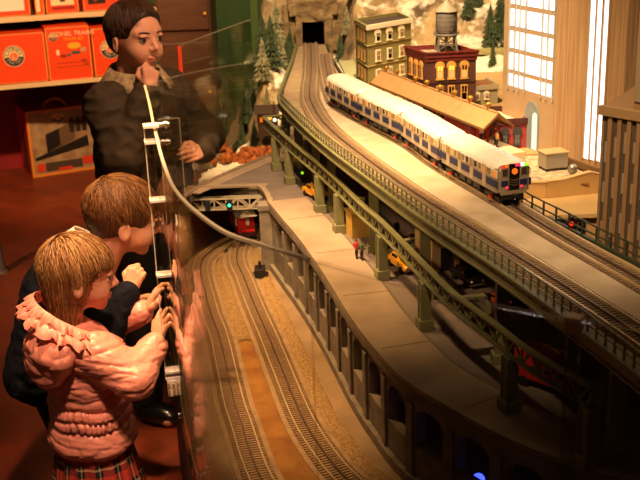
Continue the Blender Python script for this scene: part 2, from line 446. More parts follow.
# gravel between
def between(A, B, n=120, y0=3.35, y1=1.45):
    def xat(P, y):
        for a, b in zip(P, P[1:]):
            if (a[1]-y)*(b[1]-y) <= 0 and a[1] != b[1]:
                t = (a[1]-y)/(a[1]-b[1]); return a[0]+(b[0]-a[0])*t
        return None
    out = []
    for i in range(n):
        y = y0+(y1-y0)*i/(n-1); xa, xb = xat(A, y), xat(B, y)
        if xa is not None and xb is not None: out.append(((xa+xb)/2, y, abs(xb-xa)))
    return out
bt = between(TL_L if False else TR_L, TR_R, y0=3.25)
for (ya, yb, mg, lab) in ((3.36, 2.535, m_grav2, 'pale tan gravel strip between the far half of the two lower tracks'), (2.565, 1.4, m_grav, 'rust orange gravel strip between the near half of the two lower tracks')):
    q = [b for b in bt if yb <= b[1] <= ya]
    g = MB(); vs = []
    for x0, y, w in q:
        h = max(.004, w/2-.047)
        for k in range(9):
            u = k/8; x = x0-h+2*h*u; vs.append((x, y, ZL+.002+.004*math.sin(PI*u)+.002*noise.noise(Vector((x*90, y*90, 0)))))
    g.add(vs, [(r*9+k, r*9+k+1, (r+1)*9+k+1, (r+1)*9+k) for r in range(len(q)-1) for k in range(8)])
    solo('gravel_strip', g, mg, lab, 'gravel', kind='stuff')
g = MB(); vs = []; P = TR_R[22:]
o0 = offset(P, .046); o1 = offset(P, .082)
for a, b in zip(o0, o1):
    for k in range(6):
        u = k/5; x = a[0]+(b[0]-a[0])*u; y = a[1]+(b[1]-a[1])*u
        vs.append((x, y, ZL+.001+.005*math.sin(PI*u)+.002*noise.noise(Vector((x*90, y*90, 3)))))
g.add(vs, [(r*6+k, r*6+k+1, (r+1)*6+k+1, (r+1)*6+k) for r in range(len(P)-1) for k in range(5)])
solo('gravel_strip', g, m_grav2, 'pale gravel strip between the lower track and the arcade wall', 'gravel', kind='stuff')

# ================================================================ arcade wall + street
WALL = spline([(-.150,3.09),(-.10,2.905),(-.045,2.70),(.013,2.446),(.068,2.17),(.112,1.996),(.155,1.863),(.228,1.735),(.355,1.57),(.503,1.475),(.72,1.39)], .006)
street = [(-.15,3.09),(-.17,3.20),(-.195,3.27),(-.42,3.285),(-.43,3.24)]
street += [(p[0]+.012, p[1]-.004) for p in BACKG if p[1] > 3.2][0:]+[(-.10, 3.76), (-.05, 3.9), (1.6, 3.9), (1.6, 1.39)]+WALL[::-1]
t = thing('street_platform', 'raised street level above the yard with pale sidewalk and brown roadway', 'platform', (.2, 2.4, ZL))
part('road_slab', MB().prism(street, ZS-.025, ZS), m_road, t)
part('sidewalk', MB().sweep(WALL, -.004, .115, ZS-.001, ZS+.004).sweep([(-.43,3.235),(-.30,3.462),(-.15,3.70)], -.06, -.004, ZS, ZS+.003), m_walk, t, 'pale paved sidewalk')
cb = MB(); cb.sweep(WALL, -.008, .006, ZS-.004, ZS+.007); cb.sweep([(-.195,3.266),(-.42,3.281)], -.012, .004, ZS-.004, ZS+.006); cb.sweep([(-.15,3.09),(-.165,3.18),(-.18,3.24),(-.195,3.27)], -.01, .006, ZS-.004, ZS+.007)
cb.sweep(BACKG[12:], -.008, .006, ZS-.002, ZS+.008)
part('kerb', cb, m_walk, t)
jt = MB()
for s in np.arange(.2, 2.2, .31):
    p, a = along_fast(WALL, s); n = (-math.sin(a), math.cos(a)); jt.bar((p[0]+n[0]*.006, p[1]+n[1]*.006, ZS+.0042), (p[0]+n[0]*.115, p[1]+n[1]*.115, ZS+.0042), .002, .0006)
part('paving_joint', jt, mat('dark joint', '#5a4a36', .9), t)
W2 = offset(WALL, .112)
part('gutter', MB().sweep(W2, .003, .012, ZS, ZS+.001), mat('gutter', '#5d4c38', .9), t, 'darker gutter line')

def arch_wall(path, z0, z1, th, arches):
    """wall with arched openings: arches = [(s_centre, width, sill, spring, rise)]"""
    mb = MB(); n = len(path); inn = offset(path, th); L = [0.]
    for a, b in zip(path, path[1:]): L.append(L[-1]+math.hypot(b[0]-a[0], b[1]-a[1]))
    def op(s):
        for c, w, sl, sp, ri in arches:
            if abs(s-c) < w/2: return sl, sp+ri*math.sqrt(max(0, 1-((s-c)/(w/2))**2))
        return None
    for i in range(n-1):
        m = (L[i]+L[i+1])/2; o = op(m)
        if o:
            oi, oj = op(L[i]) or (o[0], arches[0][3]), op(L[i+1]) or (o[0], arches[0][3])
            segs = [((z0, o[0]), (z0, o[0])), ((oi[1], z1), (oj[1], z1))]
        else: segs = [((z0, z1), (z0, z1))]
        a, b, c, d = path[i], path[i+1], inn[i+1], inn[i]
        for (l0, h0), (l1, h1) in segs:
            mb.add([(*a, l0), (*b, l1), (*c, l1), (*d, l0), (*a, h0), (*b, h1), (*c, h1), (*d, h0)],
                   [(0,3,2,1), (4,5,6,7), (0,1,5,4), (2,3,7,6), (1,2,6,5), (3,0,4,7)])
    return mb
WF = resample(WALL, .004); LW = plen(WF)
ARC = []
s = .115
while s < LW-.05:
    ARC.append((s, .084, .690, .755, .026)); s += .124
t = thing('arcade_wall', 'curving grey stone retaining wall with a row of dark arched openings', 'wall', (.1, 2.3, ZL))
part('arched_wall', arch_wall(WF, ZL, ZS-.02, .022, ARC), m_arch, t)
part('cornice', MB().sweep(WALL, -.008, .024, ZS-.022, ZS-.006), m_arch, t)
part('plinth', MB().sweep(WALL, -.012, .024, ZL, ZL+.022), m_arch, t)
pl = MB()
for c, *_ in ARC[:-1]:
    p, a = along_fast(WF, c+.062); pl.box((p[0], p[1], ZL+.098), (.022, .012, .165), rz=a)
part('pilasters', pl, m_arch, t)
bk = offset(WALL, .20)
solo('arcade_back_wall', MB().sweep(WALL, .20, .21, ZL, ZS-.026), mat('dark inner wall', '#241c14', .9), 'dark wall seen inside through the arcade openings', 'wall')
solo('blue_lamp', MB().ball((.285, 1.735, .665), .012), e_blue, 'small blue light glowing inside the arcade at the bottom of the picture', 'lamp')
railway(offset(resample(WALL, .015), .085), ZL, 'dark track inside the arcade seen through the arched openings')

# portal over the lower tracks
t = thing('tunnel_portal', 'concrete portal where the two lower tracks run under the street', 'portal', (-.29, 3.27, ZL))
part('lintel', MB().box((-.30, 3.293, ZS-.022), (.27, .03, .042)).box((-.30, 3.285, ZS-.003), (.27, .04, .010)), m_conc, t)
bm_ = MB()
for x in np.linspace(-.40, -.20, 6): part('beam_end', MB().box((x, 3.30, ZS-.055), (.014, .02, .03)), m_conc, t)
part('pier', MB().box((-.160, 3.105, ZL+.1), (.048, .05, .20)).box((-.160, 3.105, ZL+.205), (.056, .058, .016)).box((-.158, 3.2, ZL+.1), (.03, .15, .2)), m_arch, t, 'square stone pier')
part('side_wall', MB().sweep(BACKG[2:15], .004, .012, ZL, ZS-.026), mat('green brown side wall', '#6f7042', .9, var=.15, scale=20), t, 'greenish side wall')  # green brown wall colour with random tone
part('inner_wall', MB().sweep(BACKG[12:], .010, .016, ZL, ZS-.026).box((-.118, 3.50, ZL+.097), (.012, .40, .194)), m_dark, t, 'black tunnel interior')

# signal bridge across the portal
m_sb = mat('silver signal bridge', '#b7a98a', .5, .2)
t = thing('signal_bridge', 'silver lattice signal bridge over the lower tracks in front of the portal', 'signal bridge', (-.31, 3.235, ZL))
zb, zt = .762, .797
y0 = 3.235
ch = MB()
for y in (y0-.012, y0+.012):
    for z in (zb, zt): ch.box((-.315, y, z), (.27, .004, .005))
part('chords', ch, m_sb, t)
ww = MB(); xs = np.linspace(-.448, -.184, 8)
for y in (y0-.012, y0+.012):
    for i in range(7):
        a, b = (zb, zt) if i % 2 == 0 else (zt, zb)
        ww.bar((xs[i], y, a), (xs[i+1], y, b), .0035, .0035); ww.bar((xs[i], y, zb), (xs[i], y, zt), .003, .003)
part('lattice', ww, m_sb, t)
for x in (-.450, -.182):
    part('mast', MB().box((x, y0, (ZL+zt)/2), (.009, .012, zt-ZL)).box((x, y0, ZL+.012), (.03, .03, .024)), m_sb, t)
sh = part('signal_head', MB().box((-.285, y0-.022, .776), (.016, .012, .032)).cyl((-.285, y0-.028, .782), (-.285, y0-.030, .782), .012, n=14), m_dark, t, 'black signal head')
part('lens', MB().ball((-.285, y0-.031, .780), .0055), e_green, sh, 'green glowing lens')
part('signal_head', MB().box((-.355, y0-.018, .778), (.016, .012, .030)), m_dark, t, 'unlit black signal head')
solo('switch_machine', MB().box((-.188, 3.03, ZL+.018), (.032, .05, .026)).box((-.188, 3.03, ZL+.003), (.05, .06, .006)).cyl((-.188, 3.03, ZL+.03), (-.188, 3.03, ZL+.05), .005), m_darkmetal, 'small black box beside the lower track at the foot of the signal mast', 'switch machine', bevel=.002)

# caboose in the tunnel mouth
def caboose():
    (cx, cy), a = along_fast(TR_R, .52)
    t = thing('caboose', 'red caboose with snowy white roof in the tunnel mouth', 'train car', (-.252, 3.36, ZL+.0125), math.atan2(.27, -.08)-PI/2+.0)
    mr = mat('bright red car', '#c01a12', .4, var=.1, scale=80)
    b = MB(); b.box((0, .10, .062), (.056, .26, .062))
    for z in np.arange(.036, .09, .009): b.box((0, .10, z), (.0572, .261, .0012))
    for x in np.linspace(-.024, .024, 7): b.box((x, .10, .062), (.0012, .2612, .062))
    part('body', b, mr, t, world=False)
    r = MB(); r.add([(-.035,-.055,.094),(.035,-.055,.094),(0,-.055,.115),(-.035,.24,.094),(.035,.24,.094),(0,.24,.115)], [(0,1,2),(5,4,3),(0,2,5,3),(2,1,4,5),(1,0,3,4)])
    part('roof', r, mat('snowy roof', '#efe6d2', .7), t, 'snowy white gable roof', world=False)
    part('cupola', MB().box((0, .08, .118), (.04, .06, .022)).box((0, .08, .132), (.048, .07, .006)), mr, t, world=False)
    for sx in (-1, 1):
        w = part('window', MB().box((sx*.0288, -.0, .067), (.003, .02, .026)), mat('white frame', '#efe6d2', .5), t, world=False)
    w = part('window', MB().box((.004, -.0315, .07), (.011, .003, .022)), m_white, t, world=False)
    pf = MB(); pf.box((0, -.045, .03), (.056, .04, .005)); pf.box((-.026, -.062, .044), (.002, .002, .03)); pf.box((.026, -.062, .044), (.002, .002, .03)); pf.box((0, -.062, .056), (.054, .002, .003))
    part('end_platform', pf, m_darkmetal, t, world=False)
    for y in (.02, .18):
        tr = part('truck', MB().box((0, y, .016), (.05, .06, .012)), m_darkmetal, t, world=False)
        for yy in (-.017, .017):
            w = MB()
            for sx in (-1, 1): w.cyl((sx*.02, y+yy, .011), (sx*.026, y+yy, .011), .011, n=12)
            part('wheel', w, m_darkmetal, tr, world=False)
caboose()
# ================================================================ elevated railway
VL = spline([(-.066,4.74),(-.085,4.2),(-.104,3.8),(-.111,3.6),(-.105,3.42),(.01,2.895),(.159,2.37),(.235,2.117),(.333,1.827),(.403,1.593),(.459,1.38),(.52,1.12)], .0145)
VR = spline([(.052,4.74),(.07,4.3),(.10,3.9),(.14,3.5),(.19,3.2),(.263,2.9),(.335,2.65),(.40,2.38),(.452,2.177),(.5,2.04),(.546,1.91),(.588,1.79),(.66,1.52),(.74,1.2)], .0145)
t = thing('elevated_viaduct', 'olive green elevated railway viaduct with tan deck curving across the street', 'viaduct', (.15, 2.6, ZS))
part('deck', MB().prism(VL+VR[::-1], ZV-.012, ZV), m_deck, t)
part('plate_girder', MB().sweep(VL, -.008, -.002, ZV-.022, ZV+.003).sweep(VL, -.011, .0, ZV-.025, ZV-.021).sweep(VL, -.014, .0, ZV+.001, ZV+.005), m_girder, t, 'olive plate girder on the street side')
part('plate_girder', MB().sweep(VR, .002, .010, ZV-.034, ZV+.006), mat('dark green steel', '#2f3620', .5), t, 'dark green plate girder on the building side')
rv = MB()
for s in np.arange(.2, plen(VL)-.05, .05):
    p, a = along_fast(VL, s); n = (-math.sin(a), math.cos(a)); rv.ball((p[0]-n[0]*.009, p[1]-n[1]*.009, ZV-.010), .0018, 6, 4)
part('rivets', rv, m_girder, t, kind='stuff')

def railing(path, s0, s1, h, step, label, m, side):
    q = along_fast(path, (s0+s1)/2)[0]
    t = thing('viaduct_railing', label, 'railing', (q[0], q[1], ZV))
    sub = []; s = s0
    while s < s1: sub.append(along_fast(path, s)[0]); s += .0145
    sub = resample(sub, .0145)
    for z in (h*.52, h): part('rail_bar', MB().sweep(sub, side-.0016, side+.0016, ZV+z-.0026, ZV+z), m, t)
    n = int((s1-s0)/step)
    for i in range(n+1):
        p, a = along_fast(path, s0+i*step); nx, ny = -math.sin(a), math.cos(a)
        part('post', MB().box((p[0]+nx*side, p[1]+ny*side, ZV+h/2), (.0032, .0032, h), rz=a), m, t)
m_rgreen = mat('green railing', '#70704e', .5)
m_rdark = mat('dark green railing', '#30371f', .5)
railing(VL, .12, 1.30, .022, .036, 'pale green railing on the trestle climbing to the tunnel', m_rgreen, .002)
railing(VL, 1.315, plen(VL)-.06, .036, .0275, 'olive green railing along the street side of the elevated line', m_rgreen, -.006)
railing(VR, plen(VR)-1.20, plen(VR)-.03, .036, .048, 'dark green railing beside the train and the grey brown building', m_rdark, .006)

# elevated tracks
def perp_path(base, o): return offset(base, o)
TL = spline([(-.012,4.75),(-.01,4.3),(-.012,3.9),(-.018,3.6),(-.01,3.35),(.045,2.96),(.192,2.40),(.30,2.07),(.392,1.80),(.475,1.54),(.57,1.2)], .015)
TT = spline([(.045,4.4),(.046,4.1),(.052,3.8),(.060,3.58),(.080,3.33),(.158,3.07),(.254,2.79),(.306,2.575),(.345,2.435),(.412,2.215),(.478,1.98),(.561,1.721),(.64,1.45),(.70,1.2)], .015)
m_tie2 = mat('brown grey sleepers', '#806a50', .8, var=.15, scale=80)
railway(TL, ZV, 'empty elevated railway track nearest the street', bed=.034, m_t=m_tie2)
railway(TT, ZV, 'elevated railway track under the silver subway train', bed=.034, m_t=m_tie2)
ws = MB(); n = 110
A = resample(TL, .02)[22:]; 
def nearest_mid(A, B, m0, m1):
    out = []
    for a in A:
        b = min(B, key=lambda q: (q[0]-a[0])**2+(q[1]-a[1])**2); d = math.hypot(b[0]-a[0], b[1]-a[1]); u = ((b[0]-a[0])/d, (b[1]-a[1])/d)
        if d < m0+m1+.006: continue
        out.append(((a[0]+u[0]*m0, a[1]+u[1]*m0), (b[0]-u[0]*m1, b[1]-u[1]*m1)))
    return out
pr = nearest_mid(A, TT, .036, .036)
vs = []
for a, b in pr: vs += [(*a, ZV), (*b, ZV), (*b, ZV+.006), (*a, ZV+.006)]
fs = []
for i in range(len(pr)-1):
    for k in range(4): fs.append((4*i+k, 4*i+4+k, 4*i+4+(k+1)%4, 4*i+(k+1)%4))
ws.add(vs, fs); solo('walkway', ws, m_deckstrip, 'pale tan walkway strip between the two elevated tracks', 'walkway')

# outer lattice girder with columns and cross beams
GZ = .972
GIR = spline([(-.185,3.64),(-.142,3.475),(-.055,3.161),(.004,2.964),(.063,2.74),(.108,2.55),(.154,2.385),(.214,2.12),(.256,1.94),(.309,1.785),(.356,1.648),(.424,1.51)], .02)
t = thing('lattice_girder', 'olive green lattice girder standing on columns over the street', 'girder', (.1, 2.5, ZS))
part('top_chord', MB().sweep(GIR, -.007, .007, GZ-.004, GZ), m_girder, t)
part('bottom_chord', MB().sweep(GIR, -.005, .005, GZ-.040, GZ-.036), m_girder, t)
wb = MB(); GP = resample(GIR, .0255)
for i in range(len(GP)-1):
    a, b = GP[i], GP[i+1]
    if i % 2 == 0: wb.bar((*a, GZ-.038), (*a, GZ-.002), .003, .004); wb.bar((*a, GZ-.037), (*b, GZ-.004), .003, .005)
    else: wb.bar((*a, GZ-.004), (*b, GZ-.037), .003, .005)
wb.sweep(GIR, -.001, .001, GZ-.009, GZ-.003); wb.sweep(GIR, -.001, .001, GZ-.038, GZ-.033)
part('lattice', wb, m_girder, t)
for (x, y) in ((-.125,3.467),(-.091,3.30),(.0,2.973),(.056,2.77),(.153,2.397),(.212,2.10),(.331,1.70),(.425,1.50)):
    k, a = min(((math.hypot(p[0]-x, p[1]-y), i) for i, p in enumerate(GIR)))
    gx, gy = GIR[a]; ang = math.atan2(GIR[min(a+1, len(GIR)-1)][1]-GIR[max(a-1, 0)][1], GIR[min(a+1, len(GIR)-1)][0]-GIR[max(a-1, 0)][0])
    c = MB(); c.box((gx, gy, (ZS+GZ-.04)/2), (.018, .018, GZ-.04-ZS), rz=ang)
    for s in (-1, 1): c.box((gx+math.cos(ang)*.0105*s, gy+math.sin(ang)*.0105*s, (ZS+GZ-.04)/2), (.004, .024, GZ-.04-ZS), rz=ang)
    c.prism([(gx+math.cos(ang+q)*.023, gy+math.sin(ang+q)*.023) for q in (PI/4, 3*PI/4, 5*PI/4, 7*PI/4)], ZS, ZS+.026)
    part('column', c, m_girder, t, bevel=.0015)
vl = resample(VL, .01)
for y in (3.64, 3.475, 3.161, 2.964, 2.59, 2.25, 1.90, 1.51):
    a = min(GIR, key=lambda p: abs(p[1]-y)); b = min(vl, key=lambda p: abs(p[1]-y-.01))
    b = (b[0]+.02, b[1])
    bm_ = MB(); bm_.bar((*a, GZ-.002), (*b, GZ-.002), .014, .005); bm_.bar((*a, GZ-.040), (*b, GZ-.040), .012, .005)
    m_ = ((a[0]+b[0])/2, (a[1]+b[1])/2)
    bm_.bar((*a, GZ-.036), (*m_, GZ-.006), .006, .008); bm_.bar((*m_, GZ-.006), (*b, GZ-.036), .006, .008)
    bm_.bar((*b, GZ-.04), (*b, GZ), .012, .012)
    part('cross_beam', bm_, m_girder, t)
    part('pier', MB().box((b[0]+.03, b[1]+.01, (ZS+ZV-.012)/2), (.024, .022, ZV-.012-ZS)).box((b[0]+.03, b[1]+.01, ZS+.010), (.036, .034, .020)), m_girder, t)

# wall under the building side of the viaduct and the plaza the buildings stand on
m_under = mat('beige underside wall', '#a58a60', .9, scale=12, col2='#8c734c')
uw = MB(); VRu = [p for p in VR if p[1] < 4.0]
uw.sweep(VRu, .012, .03, ZS, ZV-.035)
t = thing('retaining_wall', 'beige retaining wall in shadow beneath the elevated line', 'wall', (.4, 2.4, ZS))
part('wall_face', uw, m_under, t)
pb = MB()
for s in np.arange(.3, plen(VRu)-.2, .16):
    p, a = along_fast(VRu, s); n = (-math.sin(a), math.cos(a)); pb.box((p[0]+n[0]*.008, p[1]+n[1]*.008, ZS+.10), (.03, .012, .20), rz=a)
part('pilasters', pb, m_under, t)
dk = MB()
for s in np.arange(.38, plen(VRu)-.2, .16):
    p, a = along_fast(VRu, s); n = (-math.sin(a), math.cos(a)); dk.box((p[0]+n[0]*.0105, p[1]+n[1]*.0105, ZS+.05), (.05, .004, .10), rz=a)
part('doorways', dk, m_dark, t)

ZP = 1.045
m_plaza = mat('tan plaza', '#bd9d66', .9, scale=14, col2='#a58550', bump=.1, bscale=120)
pz = [(p[0]+.034, p[1]) for p in VR if 2.70 < p[1] < 3.95]
plaza = pz+[(.62, 2.70), (1.55, 2.70), (1.55, 3.95)]
solo('plaza_block', MB().prism(plaza, ZS+.001, ZP), m_plaza, 'tan ground block carrying the station and the brick buildings behind the train', 'ground block')

# ================================================================ station canopy
cd = Vector((.43-.178, 2.64-3.34, 0)).normalized(); cn = Vector((-cd.y, cd.x, 0))    # along towards camera ; cn points east
if cn.x < 0: cn = -cn
c0 = Vector((.178, 3.34, 0)); LC = .744; ze, zr = 1.133, 1.168; hwid = .043
def cp(s, o, z): q = c0+cd*s+cn*o; return (q.x, q.y, z)
mid_c = cp(LC/2, hwid, ZP)
plat = MB(); plat.prism([cp(-.05, .012, 0)[:2], cp(LC+.06, .012, 0)[:2], cp(LC+.06, .09, 0)[:2], cp(-.05, .09, 0)[:2]], ZP+.0005, ZV+.018)
solo('station_platform', plat, mat('pale platform', '#cdb78b', .85, var=.06, scale=20), 'long pale station platform beneath the tan canopy', 'platform', bevel=.001)
t = thing('station_canopy', 'long tan gabled station canopy on red posts behind the train', 'canopy', mid_c)
m_can = mat('tan canopy roof', '#b98a56', .75, var=.06, scale=40)
m_redpost = mat('red post', '#b3160e', .45)
r = MB()
nseg = 4
for i in range(nseg):
    a, b = LC*i/nseg+.0006, LC*(i+1)/nseg-.0006
    vs = [cp(a, 0, ze), cp(b, 0, ze), cp(b, hwid, zr), cp(a, hwid, zr), cp(b, 2*hwid, ze), cp(a, 2*hwid, ze)]
    vs2 = [(x, y, z-.004) for x, y, z in vs]
    r.add(vs+vs2, [(0,1,2,3), (3,2,4,5), (7,6,9,8), (8,9,11,10)[::-1], (0,6,7,1), (5,4,10,11), (1,7,8,2), (2,8,10,4), (0,3,9,6), (3,5,11,9)])
part('canopy_roof', r, m_can, t)
fa = MB(); fa.bar(cp(0, .001, ze-.004), cp(LC, .001, ze-.004), .003, .006); fa.bar(cp(0, 2*hwid-.001, ze-.004), cp(LC, 2*hwid-.001, ze-.004), .003, .006)
fa.bar(cp(LC+.001, 0, ze-.002), cp(LC+.001, hwid, zr-.002), .003, .005); fa.bar(cp(LC+.001, 2*hwid, ze-.002), cp(LC+.001, hwid, zr-.002), .003, .005)
part('fascia', fa, mat('brown fascia', '#7c5a2c', .7), t)
part('ridge_cap', MB().bar(cp(0, hwid, zr+.001), cp(LC, hwid, zr+.001), .006, .003), m_can, t)
for i in range(9):
    s = .045+.089*i
    if s > LC-.01: break
    for o in (.026, 2*hwid-.03):
        part('post', MB().bar(cp(s, o, ZV+.018), cp(s, o, ze+.012 if o < .05 else ze+.012), .006, .006), m_redpost, t)
    part('cross_arm', MB().bar(cp(s, .006, ze+.0), cp(s, 2*hwid-.006, ze+.0), .004, .004), m_redpost, t)
for s in (.035, .115, .25, .325, .41, .50, .59, .69):
    v = part('roof_vent', MB().lathe([(.004, 0), (.004, .006), (.0075, .009), (.0085, .014), (.006, .018), (0, .020)], cp(s, hwid, zr+.001), 10), mat('brass vent', '#b08a34', .4, .6), t)

# ================================================================ buildings
def quad_shell(mb, P, z0, z1, mi=0): return mb.prism(P, z0, z1, mi)
class Face:
    """vertical wall plane from A to B, outward normal to the right of travel A->B"""
    def __init__(s, A, B):
        s.A = Vector((*A, 0)); s.d = (Vector((*B, 0))-s.A); s.L = s.d.length; s.d.normalize(); s.n = Vector((s.d.y, -s.d.x, 0))
    def p(s, t, z, o=0.): q = s.A+s.d*t+s.n*o; return (q.x, q.y, z)
    def panel(s, mb, t0, t1, z0, z1, o0, o1, mi=0):
        a, b, c, d = s.p(t0, 0, o0), s.p(t1, 0, o0), s.p(t1, 0, o1), s.p(t0, 0, o1)
        vs = [(q[0], q[1], z) for z in (z0, z1) for q in (a, b, c, d)]
        return mb.add(vs, [(0,3,2,1), (4,5,6,7), (0,1,5,4), (1,2,6,5), (2,3,7,6), (3,0,4,7)], mi)
    def arch(s, mb, t0, t1, z0, zs, o0, o1, mi=0, n=10, pointed=False):
        w = (t1-t0)/2; c = (t0+t1)/2; pr = [(t0, z0), (t1, z0), (t1, zs)]
        for i in range(1, n):
            a = PI*i/n; k = math.sin(a); k = k**.8*1.5 if pointed else k
            pr.append((c+w*math.cos(a), zs+w*k))
        pr.append((t0, zs)); m = len(pr)
        vs = [s.p(a, b, o0) for a, b in pr]+[s.p(a, b, o1) for a, b in pr]
        fs = [tuple(range(m)), tuple(range(2*m-1, m-1, -1))]+[(i, (i+1)%m, m+(i+1)%m, m+i) for i in range(m)]
        return mb.add(vs, fs, mi)

def sash_window(F, tc, z0, z1, w, parent, m_frame, m_glass, arched=False, m_hood=None, lit=None):
    """frame with hood, two sashes of glass as sub-parts"""
    f = MB(); zs = z1-w/2 if arched else z1
    e = w*.16
    if arched:
        h = MB(); F.arch(h, tc-w*.68, tc+w*.68, zs-w*.25, zs, .0, .0035)
        if m_hood: part('window_hood', h, m_hood, parent)
        F.arch(f, tc-w/2, tc+w/2, z0, zs, .0, .0042)
    else:
        F.panel(f, tc-w/2, tc+w/2, z0, z1, .0, .0042)
    F.panel(f, tc-w*.62, tc+w*.62, z0-.003, z0, .0, .006)
    fr = part('window', f, m_frame, parent)
    zm = (z0+z1)/2
    g = MB(); F.panel(g, tc-w/2+e, tc-w*.06, zm+.001, (zs if arched else z1-e), .0042, .0050); F.panel(g, tc+w*.06, tc+w/2-e, zm+.001, (zs if arched else z1-e), .0042, .0050)
    part('pane', g, lit or m_glass, fr)
    g = MB(); F.panel(g, tc-w/2+e, tc+w/2-e, z0+.002, zm-.0015, .0042, .0050)
    part('pane', g, m_glass, fr)

m_pane = mat('dark pane', '#3a3028', .1); m_panebr = mat('brown blind pane', '#8d6a4a', .3); m_paneblk = mat('black pane', '#14100e', .1)
m_panelit = mat('warm lit pane', '#f0a838', .4, emit='#ffb040', estr=1.6)
m_panecream = mat('cream blind pane', '#ecc98a', .5)

# --- green tenement
GA, GB, GD = (.187,3.646), (.353,3.806), (.154,3.833)
GC = (GB[0]+(GD[0]-GA[0]), GB[1]+(GD[1]-GA[1]))
m_grn = brick_mat('sage green brick', '#8d8448', '#80783f', '#7d7440', 110)
m_crm = mat('cream trim', '#e8dcb8', .6)
zt = 1.272
t = thing('apartment_building', 'sage green three storey brick building with cream cornice left of the water tower', 'building', ((GA[0]+GC[0])/2, (GA[1]+GC[1])/2, ZP))
part('walls', MB().prism([GA, GB, GC, GD], ZP, zt-.012), m_grn, t)
Ff, Fs = Face(GA, GB), Face(GD, GA)
c = MB(); Ff.panel(c, -.004, Ff.L+.004, zt-.014, zt+.002, -.002, .006)
part('cornice', c, m_crm, t, 'cream front cornice')
c = MB(); Fs.panel(c, -.004, Fs.L+.002, zt-.014, zt+.002, -.002, .005); Face(GB, GC).panel(c, 0, .19, zt-.014, zt+.002, -.003, .003); Face(GC, GD).panel(c, 0, .22, zt-.014, zt+.002, -.003, .003)
part('parapet', c, m_grn, t)
part('roof', MB().prism([GA, GB, GC, GD], zt-.012, zt-.010), mat('dark roof', '#3d3026', .9), t, 'dark flat roof')
bl = MB()
for z in (1.205, 1.133):
    Ff.panel(bl, -.002, Ff.L+.002, z-.003, z, 0, .003); Fs.panel(bl, -.002, Fs.L+.002, z-.003, z, 0, .003)
part('belt_course', bl, mat('pale green trim', '#a59a5c', .7), t)
pn = [[m_paneblk, m_paneblk, m_panebr], [m_panebr, m_paneblk, m_panebr], [m_panebr, m_panebr, m_panebr]]
for r_, (z0, z1) in enumerate(((1.213, 1.253), (1.146, 1.184), (1.080, 1.117))):
    for k, tc in enumerate((.052, .112, .176)):
        sash_window(Ff, tc, z0, z1, .024, t, m_crm, pn[r_][k], r_ == 0, m_crm)
    for tc in (.055, .10, .145):
        sash_window(Fs, tc, z0, z1, .019, t, mat('ochre window trim', '#a5803e', .7), m_panebr, False)

# --- brown tenement
BA, BB, BD = (.333,3.11), (.483,3.125), (.288,3.25)
BC = (BB[0]+BD[0]-BA[0], BB[1]+BD[1]-BA[1])
m_brn = brick_mat('brown brick', '#5c3526', '#512e22', '#4a2b20', 120)
m_och = mat('ochre window surround', '#d8a24a', .6)
zt = 1.258
t = thing('apartment_building', 'dark brown brick building with ochre arched windows under the water tower', 'building', ((BA[0]+BC[0])/2, (BA[1]+BC[1])/2, ZP))
part('walls', MB().prism([BA, BB, BC, BD], ZP, zt-.016), m_brn, t)
m_drd = mat('dark red cornice', '#6a1f16', .6)
Ff, Fs = Face(BA, BB), Face(BD, BA); Fr, Fb = Face(BB, BC), Face(BC, BD)
c = MB()
for F in (Ff, Fs): F.panel(c, -.006, F.L+.006, zt-.016, zt-.004, -.004, .006); F.panel(c, -.003, F.L+.003, zt-.028, zt-.016, 0, .003); F.panel(c, -.008, F.L+.008, zt-.004, zt, -.004, .009)
for F in (Fr, Fb): F.panel(c, 0, F.L, zt-.016, zt, -.005, .002)
part('cornice', c, m_drd, t, 'dark red cornice')
part('roof', MB().prism([BA, BB, BC, BD], zt-.0158, zt-.013), mat('snowy flat roof', '#d9ccb0', .9, scale=50, col2='#7c6a54'), t, 'flat roof with patches of snow')
bl = MB()
for z in (1.168, 1.10):
    for F in (Ff, Fs): F.panel(bl, -.002, F.L+.002, z-.003, z+.001, 0, .003)
part('belt_course', bl, mat('dark brown trim', '#44261b', .7), t)
g1 = [m_panelit, m_panelit, m_paneblk]; 
for r_, (z0, z1) in enumerate(((1.178, 1.227), (1.112, 1.158), (1.052, 1.09))):
    for k, tc in enumerate((.041, .076, .115)):
        sash_window(Ff, tc, z0, z1, .021, t, m_och, [m_panecream, m_panecream, m_panecream][k] if r_ == 0 else m_paneblk, r_ == 0, m_och, lit=g1[k] if r_ == 0 else m_paneblk)
    for tc in (.035, .075, .112):
        sash_window(Fs, tc, z0, z1, .02, t, m_och, m_panebr, r_ == 0, m_och)

# --- water tower
t = thing('water_tower', 'grey wooden water tank on legs standing on the brown building roof', 'water tower', (.404, 3.205, zt-.013))
m_tank = mat('grey weathered tank', '#7c7466', .6, scale=50, col2='#696154')
wx, wy = .404, 3.205
tk = MB(); tk.lathe([(.031, 1.303), (.0325, 1.306), (.0325, 1.366), (.031, 1.368)], (wx, wy, 0), 28)
part('tank', tk, m_tank, t)
hp = MB()
for z in (1.310, 1.322, 1.336, 1.350, 1.361): hp.lathe([(.0328, z), (.0334, z+.0005), (.0328, z+.001)], (wx, wy, 0), 28)
part('hoops', hp, mat('dark hoop', '#5a5246', .5, .5), t)
part('tank_roof', MB().lathe([(.037, 1.366), (.037, 1.368), (.004, 1.396), (.0035, 1.400), (0, 1.401)], (wx, wy, 0), 24), mat('pale conical roof', '#b3a487', .6), t, 'pale conical roof')
pf = MB(); pf.lathe([(.039, 1.296), (.039, 1.300), (0, 1.3001)], (wx, wy, 0), 24)
for k in range(12):
    a = 2*PI*k/12; pf.box((wx+.038*math.cos(a), wy+.038*math.sin(a), 1.303), (.002, .002, .008))
